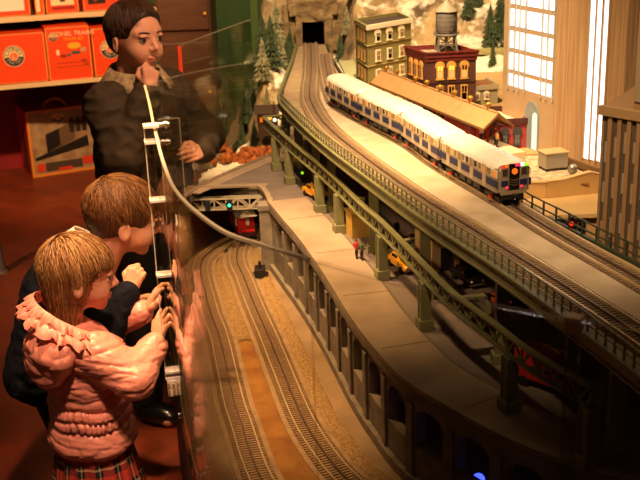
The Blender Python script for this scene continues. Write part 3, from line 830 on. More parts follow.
pf.box((wx, wy, 1.294), (.06, .008, .005)); pf.box((wx, wy+.02, 1.294), (.06, .006, .005)); pf.box((wx, wy-.02, 1.294), (.06, .006, .005))
part('platform', pf, m_tank, t)
for sx in (-1, 1):
    for sy in (-1, 1):
        part('leg', MB().bar((wx+sx*.03, wy+sy*.03, zt-.013), (wx+sx*.024, wy+sy*.024, 1.295), .006, .006), m_tank, t)
for sy in (-1, 1):
    br = MB(); br.bar((wx-.029, wy+sy*.029, 1.25), (wx+.025, wy+sy*.025, 1.29), .0025, .0025); br.bar((wx+.029, wy+sy*.029, 1.25), (wx-.025, wy+sy*.025, 1.29), .0025, .0025); br.bar((wx-.028, wy+sy*.028, 1.268), (wx+.028, wy+sy*.028, 1.268), .003, .003)
    part('brace', br, m_tank, t)
part('riser_pipe', MB().cyl((wx, wy, zt-.013), (wx, wy, 1.297), .005), m_tank, t)

# --- small sage building behind
SA, SB = (.505,3.345), (.592,3.365); SCq, SD = (.575,3.50), (.488,3.48)
t = thing('shop_building', 'small pale sage building tucked behind the brown brick building', 'building', (.54, 3.42, ZP))
part('walls', MB().prism([SA, SB, SCq, SD], ZP-.0, 1.100), mat('pale sage stucco', '#958e68', .8, var=.05, scale=20), t)
F = Face(SA, SB); c = MB(); F.panel(c, -.003, F.L+.003, 1.094, 1.108, -.004, .005); Face(SB, SCq).panel(c, 0, .13, 1.098, 1.108, -.004, .003); Face(SD, SA).panel(c, 0, .13, 1.098, 1.108, -.004, .003)
part('cornice', c, mat('sage cornice', '#a79c78', .7), t)
part('roof', MB().prism([SA, SB, SCq, SD], 1.0995, 1.101), mat('rust roof', '#8a5a34', .9), t, 'rust brown flat roof')
for tc in (.018, .050): sash_window(F, tc, 1.064, 1.088, .014, t, m_crm, mat('mauve pane', '#8a6a60', .3), True, m_crm)

# --- low red brick building
RA, RB = (.415,2.755), (.575,2.775); RD = (.365,2.92); RC = (RB[0]-.05, RB[1]+.165)
m_redb = brick_mat('pinkish red brick', '#a8453a', '#983a32', '#8a382e', 130)
t = thing('brick_building', 'low red brick building with three dark arched windows beside the front of the train', 'building', (.49, 2.84, ZP))
part('walls', MB().prism([RA, RB, RC, RD], ZP-.012, 1.112), m_redb, t)
F = Face(RA, RB); m_mar = mat('dark maroon parapet', '#4a201a', .7)
c = MB(); F.panel(c, -.003, F.L+.003, 1.111, 1.127, -.005, .004)
for G in (Face(RD, RA), Face(RB, RC), Face(RC, RD)): G.panel(c, 0, G.L, 1.111, 1.127, -.005, .002)
part('parapet', c, m_mar, t, 'dark maroon parapet')
part('roof', MB().prism([RA, RB, RC, RD], 1.1115, 1.113), mat('snowy gravel roof', '#e6dabd', .95, scale=90, col2='#c9b893'), t, 'snow covered flat roof')
m_hood = mat('dark grey window stone', '#3c3a36', .6)
for tc in (.058, .094, .128):
    h = MB(); F.arch(h, tc-.0125, tc+.0125, 1.083, 1.086, 0, .004, pointed=True); part('window_hood', h, m_hood, t)
    f = MB(); F.panel(f, tc-.010, tc+.010, 1.052, 1.056, 0, .006); F.arch(f, tc-.0085, tc+.0085, 1.055, 1.085, 0, .003)
    fr = part('window', f, m_hood, t)
    g = MB(); F.panel(g, tc-.006, tc-.001, 1.058, 1.072, .003, .0038); F.panel(g, tc+.001, tc+.006, 1.058, 1.072, .003, .0038); F.panel(g, tc-.006, tc-.001, 1.074, 1.087, .003, .0038); F.panel(g, tc+.001, tc+.006, 1.074, 1.087, .003, .0038)
    part('pane', g, mat('grey pane', '#6a7276', .15), fr)
bl = MB(); F.panel(bl, -.001, F.L+.001, 1.044, 1.047, 0, .003); part('belt_course', bl, m_redb, t)

# --- skyscraper
SF = Vector((.525, 2.90)); sd = Vector((.36, -.93)).normalized()
SE = SF+sd*.53
def wood_panel():
    m = wood_mat('tan plywood facade', '#b9966a', '#96724a', (160, 160, 5), .7); return m
m_ply = wood_panel()
t = thing('skyscraper', 'tall tan tower with white lit window grid and three glowing vertical strips', 'building', (.62, 2.66, ZP))
part('tower', MB().prism([tuple(SF), tuple(SE), (1.25, 2.66), (1.25, 3.25), (.80, 3.25)], ZP-.2, 2.05), m_ply, t)
F = Face(tuple(SF), tuple(SE))
m_tanb = mat('tan stone grid', '#a5855c', .7, var=.05, scale=60)
pf = MB(); F.panel(pf, 0.0, .252, ZP, 2.05, 0, .0015); part('window_bay', pf, mat('smooth tan wall', '#a88c68', .75, var=.04, scale=30), t, 'smooth tan bay')
colsT = [(.034,.056),(.063,.081),(.087,.108),(.116,.188),(.194,.214),(.220,.243)]
zb = 1.200; k = 0; z = zb
zrows = [(1.200, 1.233)]; z = 1.245
while z < 2.0: zrows.append((z, z+.0455)); z += .0585
for z0, z1 in zrows:
    w = MB()
    for a, b in colsT: F.panel(w, a, b, z0, z1, .0015, .0022)
    part('window', w, e_strip, t, 'white lit window row')
ml = MB()
for x in (.030, .0595, .084, .112, .191, .217, .246): F.panel(ml, x-.0022, x+.0022, 1.190, 2.04, .0015, .006)
part('mullions', ml, mat('pale blue grey mullion', '#b9b6a6', .4, .3), t, 'pale grey mullions')
for a, b in ((.390,.412),(.4165,.437),(.443,.462)):
    w = MB(); F.panel(w, a, b, 1.074+(a-.390)*.1, 2.04, 0, .002); part('light_strip', w, e_strip, t, 'glowing white vertical strip')
rb = MB()
for a, b in ((.385,.3895),(.4122,.4163),(.4372,.4428),(.4622,.4672)): F.panel(rb, a, b, 1.073, 2.04, 0, .005)
part('ribs', rb, m_tanb, t)
w = MB(); F.arch(w, .121, .187, ZP, 1.125, .0015, .0045, n=14, pointed=True); aw = part('arched_window', w, mat('blue grey frame', '#7d8a8a', .4), t, 'tall blue grey arched window')
w = MB(); F.arch(w, .158, .182, ZP+.002, 1.13, .0045, .0055, n=10, pointed=True); part('pane', w, mat('pale blue lit glass', '#c6d6dc', .2, emit='#cfe4f0', estr=.35), aw)
part('base_trim', MB()._join(F.panel(MB(), .25, .53, ZP-.0, ZP+.016, .0, .006)), mat('dark base trim', '#6a4c28', .7), t)

# --- grey brown building at right
GA_, GB_ = Vector((.57, 2.05)), Vector((.57, 2.05))+Vector((.63, -.78)).normalized()*.55
t = thing('office_building', 'grey brown finned building at the right edge beside the elevated track', 'building', (.72, 2.0, ZS))
m_gb = mat('brown stone fins', '#8c6a44', .75, var=.06, scale=40); m_gbd = mat('dark grey recess', '#4c4032', .7); m_gbp = mat('grey spandrel', '#8d7a5e', .7)
part('body', MB().prism([tuple(GA_), tuple(GB_), (1.35, 1.75), (1.1, 2.25), (.745, 2.34)], ZS+.0, 1.306), m_gb, t)
F = Face(tuple(GA_), tuple(GB_))
x = .006; i = 0
while x < F.L-.02:
    w = MB(); F.panel(w, x, x+.0125, 1.0, 1.291, 0, .0006); rc = part('recess', w, m_gbd, t)
    w = MB(); z = 1.03+(i*.013) % .03
    while z < 1.24:
        part('spandrel', F.panel(MB(), x+.0055, x+.012, z, z+.042, .0006, .003), m_gbp, t); z += .083
    w = MB(); F.panel(w, x+.0125, x+.0215, 1.0, 1.293, 0, .006); part('fin', w, m_gb, t)
    x += .022; i += 1
w = MB(); F.panel(w, -.004, F.L, 1.292, 1.31, -.004, .010); part('ledge', w, mat('ledge stone', '#94744c', .7), t)
ub = [F.p(.062, 0, -.012)[:2], F.p(.5, 0, -.012)[:2], F.p(.5, 0, -.3)[:2], F.p(.062, 0, -.3)[:2]]
part('upper_tower', MB().prism(ub, 1.306, 2.0), m_gb, t)
w = MB(); F.panel(w, .066, .085, 1.325, 1.99, -.012, -.008); F.panel(w, .100, .125, 1.325, 1.99, -.012, -.008); part('upper_recess', w, m_gbp, t)

# --- low powerhouse with gravel roof
m_tanw = mat('tan stucco parapet', '#c79f5f', .8, var=.06, scale=24)
t = thing('powerhouse', 'low tan building with snowy gravel roof and stepped parapet beside the train front', 'building', (.56, 2.5, ZS))
KF = Face(tuple(SF), tuple(SE))
PW = [(.452, 2.395), (.545, 2.385), (.693, 2.425), (.60, 2.665), (.585, 2.695), (.385, 2.695)]
PW[2] = KF.p(.51, 0, .010)[:2]; PW[3] = KF.p(.235, 0, .010)[:2]
part('walls', MB().prism(PW, ZS+.001, 1.040), m_tanw, t)
part('roof', MB().prism([(a*.985+.56*.015, b*.985+2.53*.015) for a, b in PW], 1.0395, 1.043), mat('snowy gravel', '#dccaa0', .95, scale=60, col2='#a08660', bump=.8, bscale=300), t, 'gravel roof with snow')
P1 = Face(PW[0], PW[1]); P2 = Face(PW[1], PW[2]); w = MB()
P1.panel(w, 0, P1.L-.006, 1.02, 1.056, -.005, .003)
P1.panel(w, -.002, P1.L-.004, 1.056, 1.059, -.007, .005)
pr = [(-.006, 1.02), (.150, 1.02), (.150, 1.060), (.105, 1.0725), (.035, 1.0605), (-.006, 1.0605)]; m = len(pr)
w.add([P2.p(a, b, .004) for a, b in pr]+[P2.p(a, b, -.006) for a, b in pr], [tuple(range(m)), tuple(range(2*m-1, m-1, -1))]+[(i, (i+1)%m, m+(i+1)%m, m+i) for i in range(m)])
part('parapet', w, m_tanw, t)
pr2 = pr[2:]; w = MB()
for a, b in zip(pr2, pr2[1:]): w.bar(P2.p(a[0], a[1]+.001, -.001), P2.p(b[0], b[1]+.001, -.001), .013, .003)
part('coping', w, mat('tan coping', '#dcb878', .7), t)
part('parapet', MB().prism([(.40, 2.69), (.385, 2.695), (.50, 2.70), (.50, 2.69)], 1.04, 1.055), m_tanw, t)
w = MB(); B5 = Face((.40, 2.66), (.56, 2.67)); pr = [(0, 1.04), (.10, 1.04), (.10, 1.058), (.062, 1.066), (.0, 1.05)]; m = len(pr)
w.add([B5.p(a, b, .004) for a, b in pr]+[B5.p(a, b, -.004) for a, b in pr], [tuple(range(m)), tuple(range(2*m-1, m-1, -1))]+[(i, (i+1)%m, m+(i+1)%m, m+i) for i in range(m)])
part('gable_parapet', w, m_tanw, t)
part('drain', MB().box(P2.p(.09, 1.046, .005), (.02, .006, .004)), mat('drain brown', '#8a6430', .7), t)
# front annex
AX = [(.470, 2.375), (.492, 2.29), (.515, 2.262), (.660, 2.262), (.690, 2.40), (.545, 2.375)]
part('annex', MB().prism(AX, ZS+.001, 1.010), m_tanw, t)
part('annex_roof', MB().prism([(.462, 2.392), (.488, 2.284), (.512, 2.25), (.668, 2.25), (.69, 2.42), (.545, 2.383)], 1.010, 1.019), mat('cream terrace', '#d2ad6e', .8, var=.06, scale=20), t, 'cream flat terrace roof')
A2 = Face((.515, 2.262), (.660, 2.262)); w = MB(); A2.panel(w, .012, .09, .93, 1.0, 0, .003); ww_ = part('window', w, mat('brown window frame', '#6a4a2a', .7), t)
w = MB()
for i in range(4): A2.panel(w, .016+i*.0185, .016+i*.0185+.016, .935, .996, .003, .004)
part('pane', w, m_paneblk, ww_)
t = thing('air_conditioner', 'grey box air conditioner on the snowy gravel roof', 'roof unit', (.592, 2.555, 1.043), .25)
b = MB(); b.box((0, 0, .026), (.060, .046, .038)); part('cabinet', b, mat('grey tan metal', '#8d8069', .5, var=.05, scale=50), t, world=False, bevel=.001)
part('lid', MB().box((0, 0, .046), (.064, .05, .003)), mat('tan lid', '#b89a6a', .5), t, world=False)
for sx in (-1, 1):
    for sy in (-1, 1): part('foot', MB().box((sx*.025, sy*.018, .0035), (.006, .006, .007)), m_darkmetal, t, world=False)
solo('roof_ventilator', MB().lathe([(.006, 0), (.006, .010), (.011, .012), (.012, .016), (.0095, .020), (.0115, .022), (.0105, .028), (.006, .032), (0, .033)], (.622, 2.475, 1.043), 16), mat('galvanised vent', '#a39a86', .35, .7), 'small round galvanised ventilator on the snowy gravel roof', 'roof vent')

# ================================================================ subway train
CL, CW, CZ = .296, .080, .0
def subway_car():
    t = thing('subway_car', 'x', 'train car', (0, 0, 0), group='silver subway cars')
    zf, zw = .030, .080         # floor line, roof spring
    b = MB()
    def section(x, sc=1.):
        h = CW/2*sc; return [(x, -h, zf), (x, -h, zw), (x, -h*.86, zw+.008), (x, h*.86, zw+.008), (x, h, zw), (x, h, zf)]
    xs = [-CL/2, -CL/2+.006, CL/2-.006, CL/2]; vs = []
    for x, s_ in zip(xs, (.93, 1, 1, .93)): vs += section(x, s_)
    fs = []
    for k in range(3):
        for j in range(6): fs.append((k*6+j, k*6+(j+1)%6, k*6+6+(j+1)%6, k*6+6+j))
    fs += [tuple(range(6)), tuple(range(23, 17, -1))]
    b.add(vs, fs); part('body', b, m_steel, t, world=False)
    r = MB(); vs = []; n = 12
    rx = [-CL/2-.001, -CL/2+.004, -CL/2+.02, CL/2-.02, CL/2-.004, CL/2+.001]; rs = [.80, .93, 1, 1, .93, .80]
    for x, s_ in zip(rx, rs):
        for i in range(n+1):
            a = PI*i/n; vs.append((x, math.cos(a)*(CW/2+.0012)*(s_ if s_ < 1 else 1), zw-.002+math.sin(a)**.75*.0195*s_))
    fs = [(k*(n+1)+i, k*(n+1)+i+1, (k+1)*(n+1)+i+1, (k+1)*(n+1)+i) for k in range(5) for i in range(n)]
    fs += [tuple(range(n+1)), tuple(range(len(vs)-1, len(vs)-n-2, -1))]
    r.add(vs, fs, 0, True); rf = part('roof', r, m_roofst, t, world=False)
    rb = MB()
    for y in (-.020, -.012, .012, .020): rb.box((0, y, zw+.0165-abs(y)*.12), (CL-.05, .0016, .002))
    for x in np.linspace(-CL/2+.03, CL/2-.03, 10): rb.box((x, 0, zw+.0178), (.014, .012, .0022))
    part('roof_ribs', rb, m_roofst, rf, world=False)
    seg = [-.150, -.118, -.092, -.058, -.032, .002, .028, .062, .088, .122, .148]  # window segments / doors alternate
    dl = [(-.104), (-.044), (.016), (.076), (.128)][:4]
    doors = [-.105, -.041, .023, .087]
    for sy in (-1, 1):
        y = sy*CW/2
        edges = [-.153]+sum([[d-.0085, d+.0085] for d in doors], [])+[.153]
        for i in range(5):
            a, c = edges[2*i]+.002, edges[2*i+1]-.002
            part('blue_band', MB().box(((a+c)/2, y, .0485), (c-a, .0016, .0155)), m_blue, t, 'dark blue band', world=False)
            nw = 2 if c-a > .03 else 1
            for k in range(nw):
                w0 = a+(c-a)*k/nw+.0025; w1 = a+(c-a)*(k+1)/nw-.0025
                w = part('window', MB().box(((w0+w1)/2, y, .0705), (w1-w0, .0018, .017)), m_roofst, t, world=False)
                part('pane', MB().box(((w0+w1)/2, y, .0705), (w1-w0-.003, .0026, .014)), m_winlit if (i+k) % 4 == 1 else (m_winglass if (i+k) % 4 == 3 else m_carpane), w, world=False)
        for d in doors:
            dr = part('door', MB().box((d-.004, y, .056), (.0075, .0024, .048)).box((d+.004, y, .056), (.0075, .0024, .048)), mat('bright door', '#d6c29c', .3, .3) if 0 else m_door, t, world=False)
            part('pane', MB().box((d-.004, y, .068), (.004, .0034, .016)).box((d+.004, y, .068), (.004, .0034, .016)), m_winlit if d > .05 else m_carpane, dr, world=False)
    sk = MB(); sk.box((0, -CW/2, .033), (CL-.02, .002, .006)); sk.box((0, CW/2, .033), (CL-.02, .002, .006)); part('sill', sk, m_steel, t, world=False)
    u = MB(); u.box((0, 0, .026), (CL-.03, CW*.8, .008))
    for x, l in ((-.045, .03), (-.008, .025), (.03, .035)):
        for sy in (-1, 1): u.box((x, sy*.024, .017), (l, .014, .014))
    part('underframe', u, m_darkmetal, t, world=False)
    for x in (-.105, .105):
        tr = MB(); 
        for sy in (-1, 1): tr.box((x, sy*.027, .012), (.07, .006, .009)); tr.box((x, sy*.029, .014), (.02, .006, .013))
        tr.box((x, 0, .014), (.02, .05, .008))
        tk = part('truck', tr, m_darkmetal, t, world=False)
        for xx in (-.024, .024):
            w = MB(); w.cyl((x+xx, -.026, .0105), (x+xx, .026, .0105), .003)
            for sy in (-1, 1): w.cyl((x+xx, sy*.019, .0105), (x+xx, sy*.025, .0105), .0105, n=14)
            part('wheel', w, mat('wheel', '#3a2c22', .4, .6) if 0 else m_wheel, tk, world=False)
        part('contact_shoe', MB().box((x, -.0335, .0105), (.014, .004, .006)), m_redpost, tk, 'small red contact shoe', world=False)
    # plain ends
    for sx in (-1, 1):
        x = sx*(CL/2+.0005); dr = part('end_door', MB().box((x, 0, .057), (.002, .018, .05)), m_steel, t, world=False)
        part('pane', MB().box((x+sx*.0008, 0, .069), (.002, .011, .017)), m_winglass, dr, world=False)
        for sy in (-1, 1): part('end_window', MB().box((x, sy*.022, .071), (.0022, .014, .015)), m_winglass, t, world=False)
        part('coupler', MB().box((x+sx*.006, 0, .022), (.016, .008, .006)), m_darkmetal, t, world=False)
    return t
m_door = mat('bright door steel', '#b9a888', .32, .2); m_wheel = mat('wheel steel', '#40332a', .35, .7)
car = subway_car()
labels = ['leading silver subway car with red and green lamps on its front', 'second silver subway car behind the leading one',
          'third silver subway car, next to the last of the train', 'last silver subway car of the train, nearest the tunnel']
s_front = None
tot = plen(TT); best = min(np.arange(0, tot, .01), key=lambda s: (along_fast(TT, s)[0][0]-.424)**2+(along_fast(TT, s)[0][1]-2.180)**2)
fronts = []
for i in range(4):
    s = best-(CL/2)-i*(CL+.010)
    (x, y), a = along_fast(TT, s-.09)[0], 0
    p1 = along_fast(TT, s+.105)[0]; p0 = along_fast(TT, s-.105)[0]
    a = math.atan2(p1[1]-p0[1], p1[0]-p0[0]); c = ((p0[0]+p1[0])/2, (p0[1]+p1[1])/2)
    if i == 0: o = car
    else: o = dup(car)
    o.location = (c[0], c[1], ZV+.0126); o.rotation_euler = (0, 0, a); o['label'] = labels[i]
# leading car front details (local +x end)
X = CL/2+.0012
def fp(n, mb, m, lab=None, par=car): return part(n, mb, m, par, lab, world=False)
fp('front_panel', MB().box((X, 0, .060), (.003, .064, .062)), m_steel)
ed = fp('front_door', MB().box((X+.0018, 0, .063), (.002, .024, .058)), m_paneblk, 'black front door')
fp('emblem', MB().cyl((X+.0028, .0, .0755), (X+.0040, .0, .0755), .0068, n=20), e_orange, 'round glowing orange route emblem', ed)
fp('gate', MB(), m_steel) if 0 else None
for z in (.060, .0545, .049):
    g = MB(); pts = [(X+.0055, -.011+.022*i/8, z-.004*math.sin(PI*i/8)) for i in range(9)]; g.tube(pts, .0009, 6); fp('safety_chain', g, m_chrome, None, ed)
for sy in (-1, 1):
    w = fp('front_window', MB().box((X+.0014, sy*.0225, .0745), (.002, .015, .017)), m_steel); fp('pane', MB().box((X+.0024, sy*.0225, .0745), (.002, .012, .014)), m_winglass, None, w)
    fp('blue_panel', MB().box((X+.0014, sy*.0225, .0495), (.0022, .016, .013)), m_blue, 'dark blue front panel')
    fp('marker_lamp', MB().ball((X+.003, sy*.0175, .0405), .0030), e_pink, 'pinkish red marker lamp')
for y, m, n, w in ((.029, e_red, 'small red lamp', .004), (.019, e_orange, 'orange lamp', .006), (.008, m_paneblk, 'black sign', .010), (-.007, e_pink, 'red route sign', .011), (-.0185, e_white, 'white lamp', .007), (-.028, e_yg, 'green lamp', .008)):
    fp('route_lamp', MB().box((X+.0022, -y, .0895-.0006*abs(y)/.01), (.003, w, .0065)), m, n)
fp('front_apron', MB().box((X, 0, .030), (.004, .060, .012)), m_steel)
fp('pilot', MB().box((X-.004, 0, .018), (.006, .05, .012)), m_darkmetal)

# ================================================================ street life
def taxi(name, label, cat, loc, rz, mb_col, sc=1., roof_sign=True, group=None):
    t = thing(name, label, cat, loc, rz, group)
    b = MB()
    prof = [(-.050,.010),(-.052,.020),(-.048,.026),(-.022,.028),(.018,.028),(.046,.025),(.052,.019),(.051,.010)]
    W = .021
    vs = [(x*sc, -W*sc, z*sc) for x, z in prof]+[(x*sc, W*sc, z*sc) for x, z in prof]; m = len(prof)
    b.add(vs, [tuple(range(m)), tuple(range(2*m-1, m-1, -1))]+[(i, (i+1)%m, m+(i+1)%m, m+i) for i in range(m)]); part('body', b, mb_col, t, world=False, bevel=.002)
    cb = MB(); pr = [(-.034,.027),(-.024,.040),(.008,.040),(.024,.027)]; w0, w1 = .0195, .016
    vs = []
    for s_ in (-1, 1):
        for x, z in pr: vs.append((x*sc, s_*(w0 if z < .03 else w1)*sc, z*sc))
    cb.add(vs, [(0,1,2,3), (7,6,5,4), (0,4,5,1), (1,5,6,2), (2,6,7,3), (3,7,4,0)]); part('cabin', cb, mb_col, t, world=False)
    g = MB(); g.box((-.008*sc, 0, .0335*sc), (.030*sc, .0375*sc, .009*sc))
    g.bar((.0165*sc, -.014*sc, .0345*sc), (.0165*sc, .014*sc, .0345*sc), .010*sc, .004*sc); g.bar((-.030*sc, -.014*sc, .0345*sc), (-.030*sc, .014*sc, .0345*sc), .008*sc, .004*sc)
    part('windows', g, m_paneblk, t, world=False)
    for x in (-.031, .031):
        for sy in (-1, 1): part('wheel', MB().cyl((x*sc, sy*.016*sc, .009*sc), (x*sc, sy*.0225*sc, .009*sc), .009*sc, n=14), m_dark, t, world=False)
    for sy in (-1, 1): part('headlamp', MB().ball((.052*sc, sy*.015*sc, .020*sc), .0028*sc), m_white, t, world=False)
    for x in (-.053, .053): part('bumper', MB().box((x*sc, 0, .012*sc), (.003*sc, .042*sc, .004*sc)), m_chrome, t, world=False)
    if roof_sign: part('roof_sign', MB().box((-.008*sc, 0, .043*sc), (.008*sc, .014*sc, .006*sc)), m_white, t, world=False)
    return t
m_yel = mat('taxi yellow', '#f0a406', .3, coat=.5)
m_org = mat('orange paint', '#e4571a', .35, coat=.4)
m_blk = mat('black paint', '#15120f', .25, coat=.5)
aT = math.atan2(-.92, .32)
taxi('taxi', 'yellow taxi in the shade between the rear columns of the lattice girder', 'car', (-.010, 3.13, ZS), aT+.1, m_yel)
taxi('taxi', 'yellow taxi parked beside the column nearest the man in a dark suit', 'car', (.205, 2.475, ZS), aT+.05, m_yel)
taxi('car', 'small orange car under the elevated line at right of the street', 'car', (.402, 2.22, ZS), aT+.25, m_org, .62, False)
taxi('car', 'black car with bright headlamps under the elevated line', 'car', (.352, 2.365, ZS), aT, m_blk, 1., False)
taxi('taxi', 'orange yellow car partly hidden at the far left end of the street', 'car', (-.085, 3.56, ZS), aT, m_yel, .9)
t = thing('delivery_truck', 'red delivery truck in the dark street behind the lattice girder', 'truck', (.425, 1.80, ZS), aT+.45)
m_rt = mat('dark red paint', '#b5200c', .35, coat=.4)
part('cargo_box', MB().box((-.02, 0, .046), (.085, .05, .060)), m_rt, t, world=False, bevel=.003)
part('cab', MB().box((.044, 0, .036), (.036, .046, .042)), m_rt, t, world=False, bevel=.005)
part('windscreen', MB().box((.0625, 0, .044), (.002, .038, .015)).box((.046, 0, .044), (.018, .0475, .013)), m_paneblk, t, world=False)
part('bumper', MB().box((.064, 0, .016), (.004, .048, .006)), m_dark, t, world=False)
for x in (-.04, .042):
    for sy in (-1, 1): part('wheel', MB().cyl((x, sy*.017, .011), (x, sy*.026, .011), .011, n=14), m_dark, t, world=False)
part('side_stripe', MB().box((-.02, 0, .044), (.075, .0508, .006)), m_dark, t, world=False)

def figurine(label, loc, rz, top, legs, h=.052, group=None, hat=None, stride=.5, parent=None):
    t = thing('figurine', label, 'figurine', loc, rz, group)
    k = h/1.75; b = MB(); skin = m_skin_t
    # one tapered body
    for s_ in (-1, 1):
        b.tube([(s_*.14*stride*k*2, s_*.09*k, .0), (s_*.05*k*stride, s_*.09*k, .46*k), (0, s_*.07*k, .90*k)], .075*k, 8, 1)
        b.box((s_*.14*stride*k*2+.05*k, s_*.09*k, .03*k), (.24*k, .09*k, .07*k), mi=1)
    b.lathe([(.12*k, .84*k), (.17*k, 1.0*k), (.15*k, 1.1*k), (.20*k, 1.35*k), (.19*k, 1.44*k), (.07*k, 1.5*k), (.06*k, 1.54*k)], (0, 0, 0), 10, 0)
    for s_ in (-1, 1): b.tube([(0, s_*.20*k, 1.42*k), (-.04*k, s_*.27*k, 1.14*k), (.10*k, s_*.25*k, .92*k)], .055*k, 8, 0); b.ball((.11*k, s_*.25*k, .89*k), .05*k, 8, 6, 2)
    b.ball((.01*k, 0, 1.64*k), .115*k, 10, 8, 2, (1, .85, 1.15))
    part('body', b, [top, legs, skin], t, world=False)
    hb = MB(); hb.ball((-.015*k, 0, 1.685*k), .115*k, 10, 6, 0, (1, .9, .85)); part('hair', hb, hat or m_hair_t, t, world=False)
    return t
m_skin_t = mat('figurine skin', '#d9a070', .6); m_hair_t = mat('figurine hair', '#3a2616', .7)
def cloth(n, c): return mat(n, c, .7)
c_red, c_blk, c_wht, c_grn, c_tan, c_brn = cloth('red coat', '#b02414'), cloth('black cloth', '#1c1814'), cloth('white cloth', '#e8dcc4'), cloth('green cloth', '#44522c'), cloth('tan cloth', '#a8824e'), cloth('brown cloth', '#5a3c22')
figurine('figurine in red jacket walking on the pale sidewalk', (.093, 2.548, ZS+.004), aT+2.2, c_red, c_blk)
figurine('figurine in dark green coat with a bag beside the red jacket', (.106, 2.535, ZS+.004), aT+2.5, c_grn, c_blk)
figurine('figurine of a man in dark suit and white shirt under the elevated line', (.208, 2.69, ZS), aT+.3, c_blk, c_blk, .060)
solo('shirt_front', MB().box((.212, 2.678, ZS+.042), (.006, .003, .016)), c_wht, 'white shirt front on the dark suited figurine', 'shirt') if 0 else None
figurine('small seated brown figurine right of the man in dark suit', (.240, 2.655, ZS), aT, c_brn, c_brn, .036)
for i, (s, o, m) in enumerate(((.60, .035, c_red), (.655, .04, c_wht), (.70, .06, c_red), (.735, .045, c_tan), (.50, .05, c_wht), (.33, .05, c_brn), (.20, .04, c_blk))):
    q = cp(s, o, ZV+.018)
    figurine(['figurine in red coat waiting under the canopy by the red posts', 'figurine in white coat waiting at the platform edge', 'figurine in red coat near the open end of the canopy', 'figurine in tan coat at the open end of the canopy', 'figurine in white shirt beneath the middle of the canopy', 'figurine in brown coat beneath the canopy by the brown building', 'figurine in black coat beneath the far end of the canopy'][i], q, random.random()*6, m, c_blk, .046)

# street furniture and signals
solo('newsstand', MB().box((.105, 2.745, ZS+.035), (.05, .05, .07), rz=.3).box((.105, 2.745, ZS+.072), (.058, .058, .005), rz=.3), mat('ochre kiosk', '#b8923e', .7), 'ochre street kiosk under the elevated line beside the rear taxi', 'kiosk')
b = MB(); b.box((.30, 2.47, ZS+.05), (.09, .10, .10), rz=.3); 
t = thing('street_shed', 'pale tan shed under the elevated line left of the black car', 'shed', (.295, 2.50, ZS), .3)
part('walls', MB().box((0, 0, .045), (.075, .11, .09)), mat('tan shed wall', '#a88c5c', .8), t, world=False)
part('roof', MB().box((0, 0, .094), (.088, .125, .008)), mat('dark shed roof', '#4a3b28', .8), t, world=False)
part('doorway', MB().box((.0, -.056, .03), (.03, .003, .06)), m_dark, t, world=False)
for (x, y, z, e, nm) in ((-.128, 3.52, .955, e_white, 'small white lamp on the far corner of the lattice girder'), ):
    solo('lamp', MB().ball((x-.012, y, z+.028), .006), e, nm, 'lamp')
def dwarf(label, loc, e, h=.03, rz=0.):
    t = thing('dwarf_signal', label, 'signal', loc, rz)
    part('mast', MB().box((0, 0, h/2), (.004, .004, h)).box((0, 0, .002), (.012, .012, .004)), m_dark, t, world=False)
    hd = part('head', MB().box((0, 0, h+.006), (.012, .008, .022)), m_dark, t, world=False)
    part('lens', MB().ball((0, -.005, h+.004), .0045), e, hd, world=False)
dwarf('green signal beside the elevated track near the tunnel', (.102, 3.60, ZV), e_green, .045)
dwarf('red signal behind the dark green railing below the terrace', (.514, 2.035, ZV+.006), e_red, .004)
dwarf('green traffic signal in the shade under the cross beams', (-.05, 3.30, ZS), e_yg, .03)
dwarf('red traffic signal in the shade under the cross beams', (.015, 3.30, ZS), e_red, .03)
dwarf('orange traffic lamp under the elevated line by the ochre kiosk', (.085, 2.80, ZS), e_orange, .095)
# ================================================================ mountain and valley
def fbm(x, y, z=0., o=5):
    s = 0; a = 1; f = 1
    for _ in range(o): s += a*noise.noise(Vector((x*f, y*f, z))); a *= .5; f *= 2.1
    return s
def sst(a, b, x):
    t = min(1, max(0, (x-a)/(b-a))); return t*t*(3-2*t)
def terrain(x, y):
    # left valley
    zl = .735+.08*sst(3.9, 4.0, y)*sst(-.26, -.18, x)+.19*sst(3.98, 4.25, y)*sst(-.31, -.21, x)+.12*sst(4.3, 4.9, y)+.35*sst(4.75, 5.3, y)
    zr = 1.02+.05*sst(3.9, 4.2, y)+.16*sst(4.35, 4.6, y)+.55*sst(4.6, 5.2, y)
    k = sst(.02, .22, x); z = zl*(1-k)+zr*k
    cor = sst(-.16, -.11, x)*(1-sst(.10, .20, x))*(1-sst(4.73, 4.75, y))
    amp = .035+.06*sst(4.2, 4.8, y)
    z += amp*fbm(x*5, y*5, 1.3)*(1-.85*(1-k)*(1-sst(3.95, 4.1, y)))+.02*fbm(x*22, y*22, 4)
    z = z*(1-cor)+min(z, .99)*cor
    # cliff above the portal
    c2 = sst(4.76, 4.83, y)*(1-sst(.18, .30, abs(x-.0)))
    z = max(z, z*(1-c2)+c2*(1.28+.1*fbm(x*8, y*8, 7)))
    return z
def in_ter(x, y):
    if y < 3.5: return False
    if x < -.20: 
        if y < 3.71-(-.17-x)*.86: return False
        xl = -.45 if y < 3.75 else -.45+(y-3.75)*.33
        return x > min(xl, -.24)
    if x < -.10: return y > 3.77
    return y > 3.86
step = .0225; nx = int((1.75+.5)/step); ny = int((5.5-3.5)/step)
idx = {}; vs = []; fs = []
for i in range(nx+1):
    for j in range(ny+1):
        x = -.5+i*step; y = 3.5+j*step
        if in_ter(x, y): idx[i, j] = len(vs); vs.append((x+.008*noise.noise(Vector((x*40, y*40, 9))), y, terrain(x, y)))
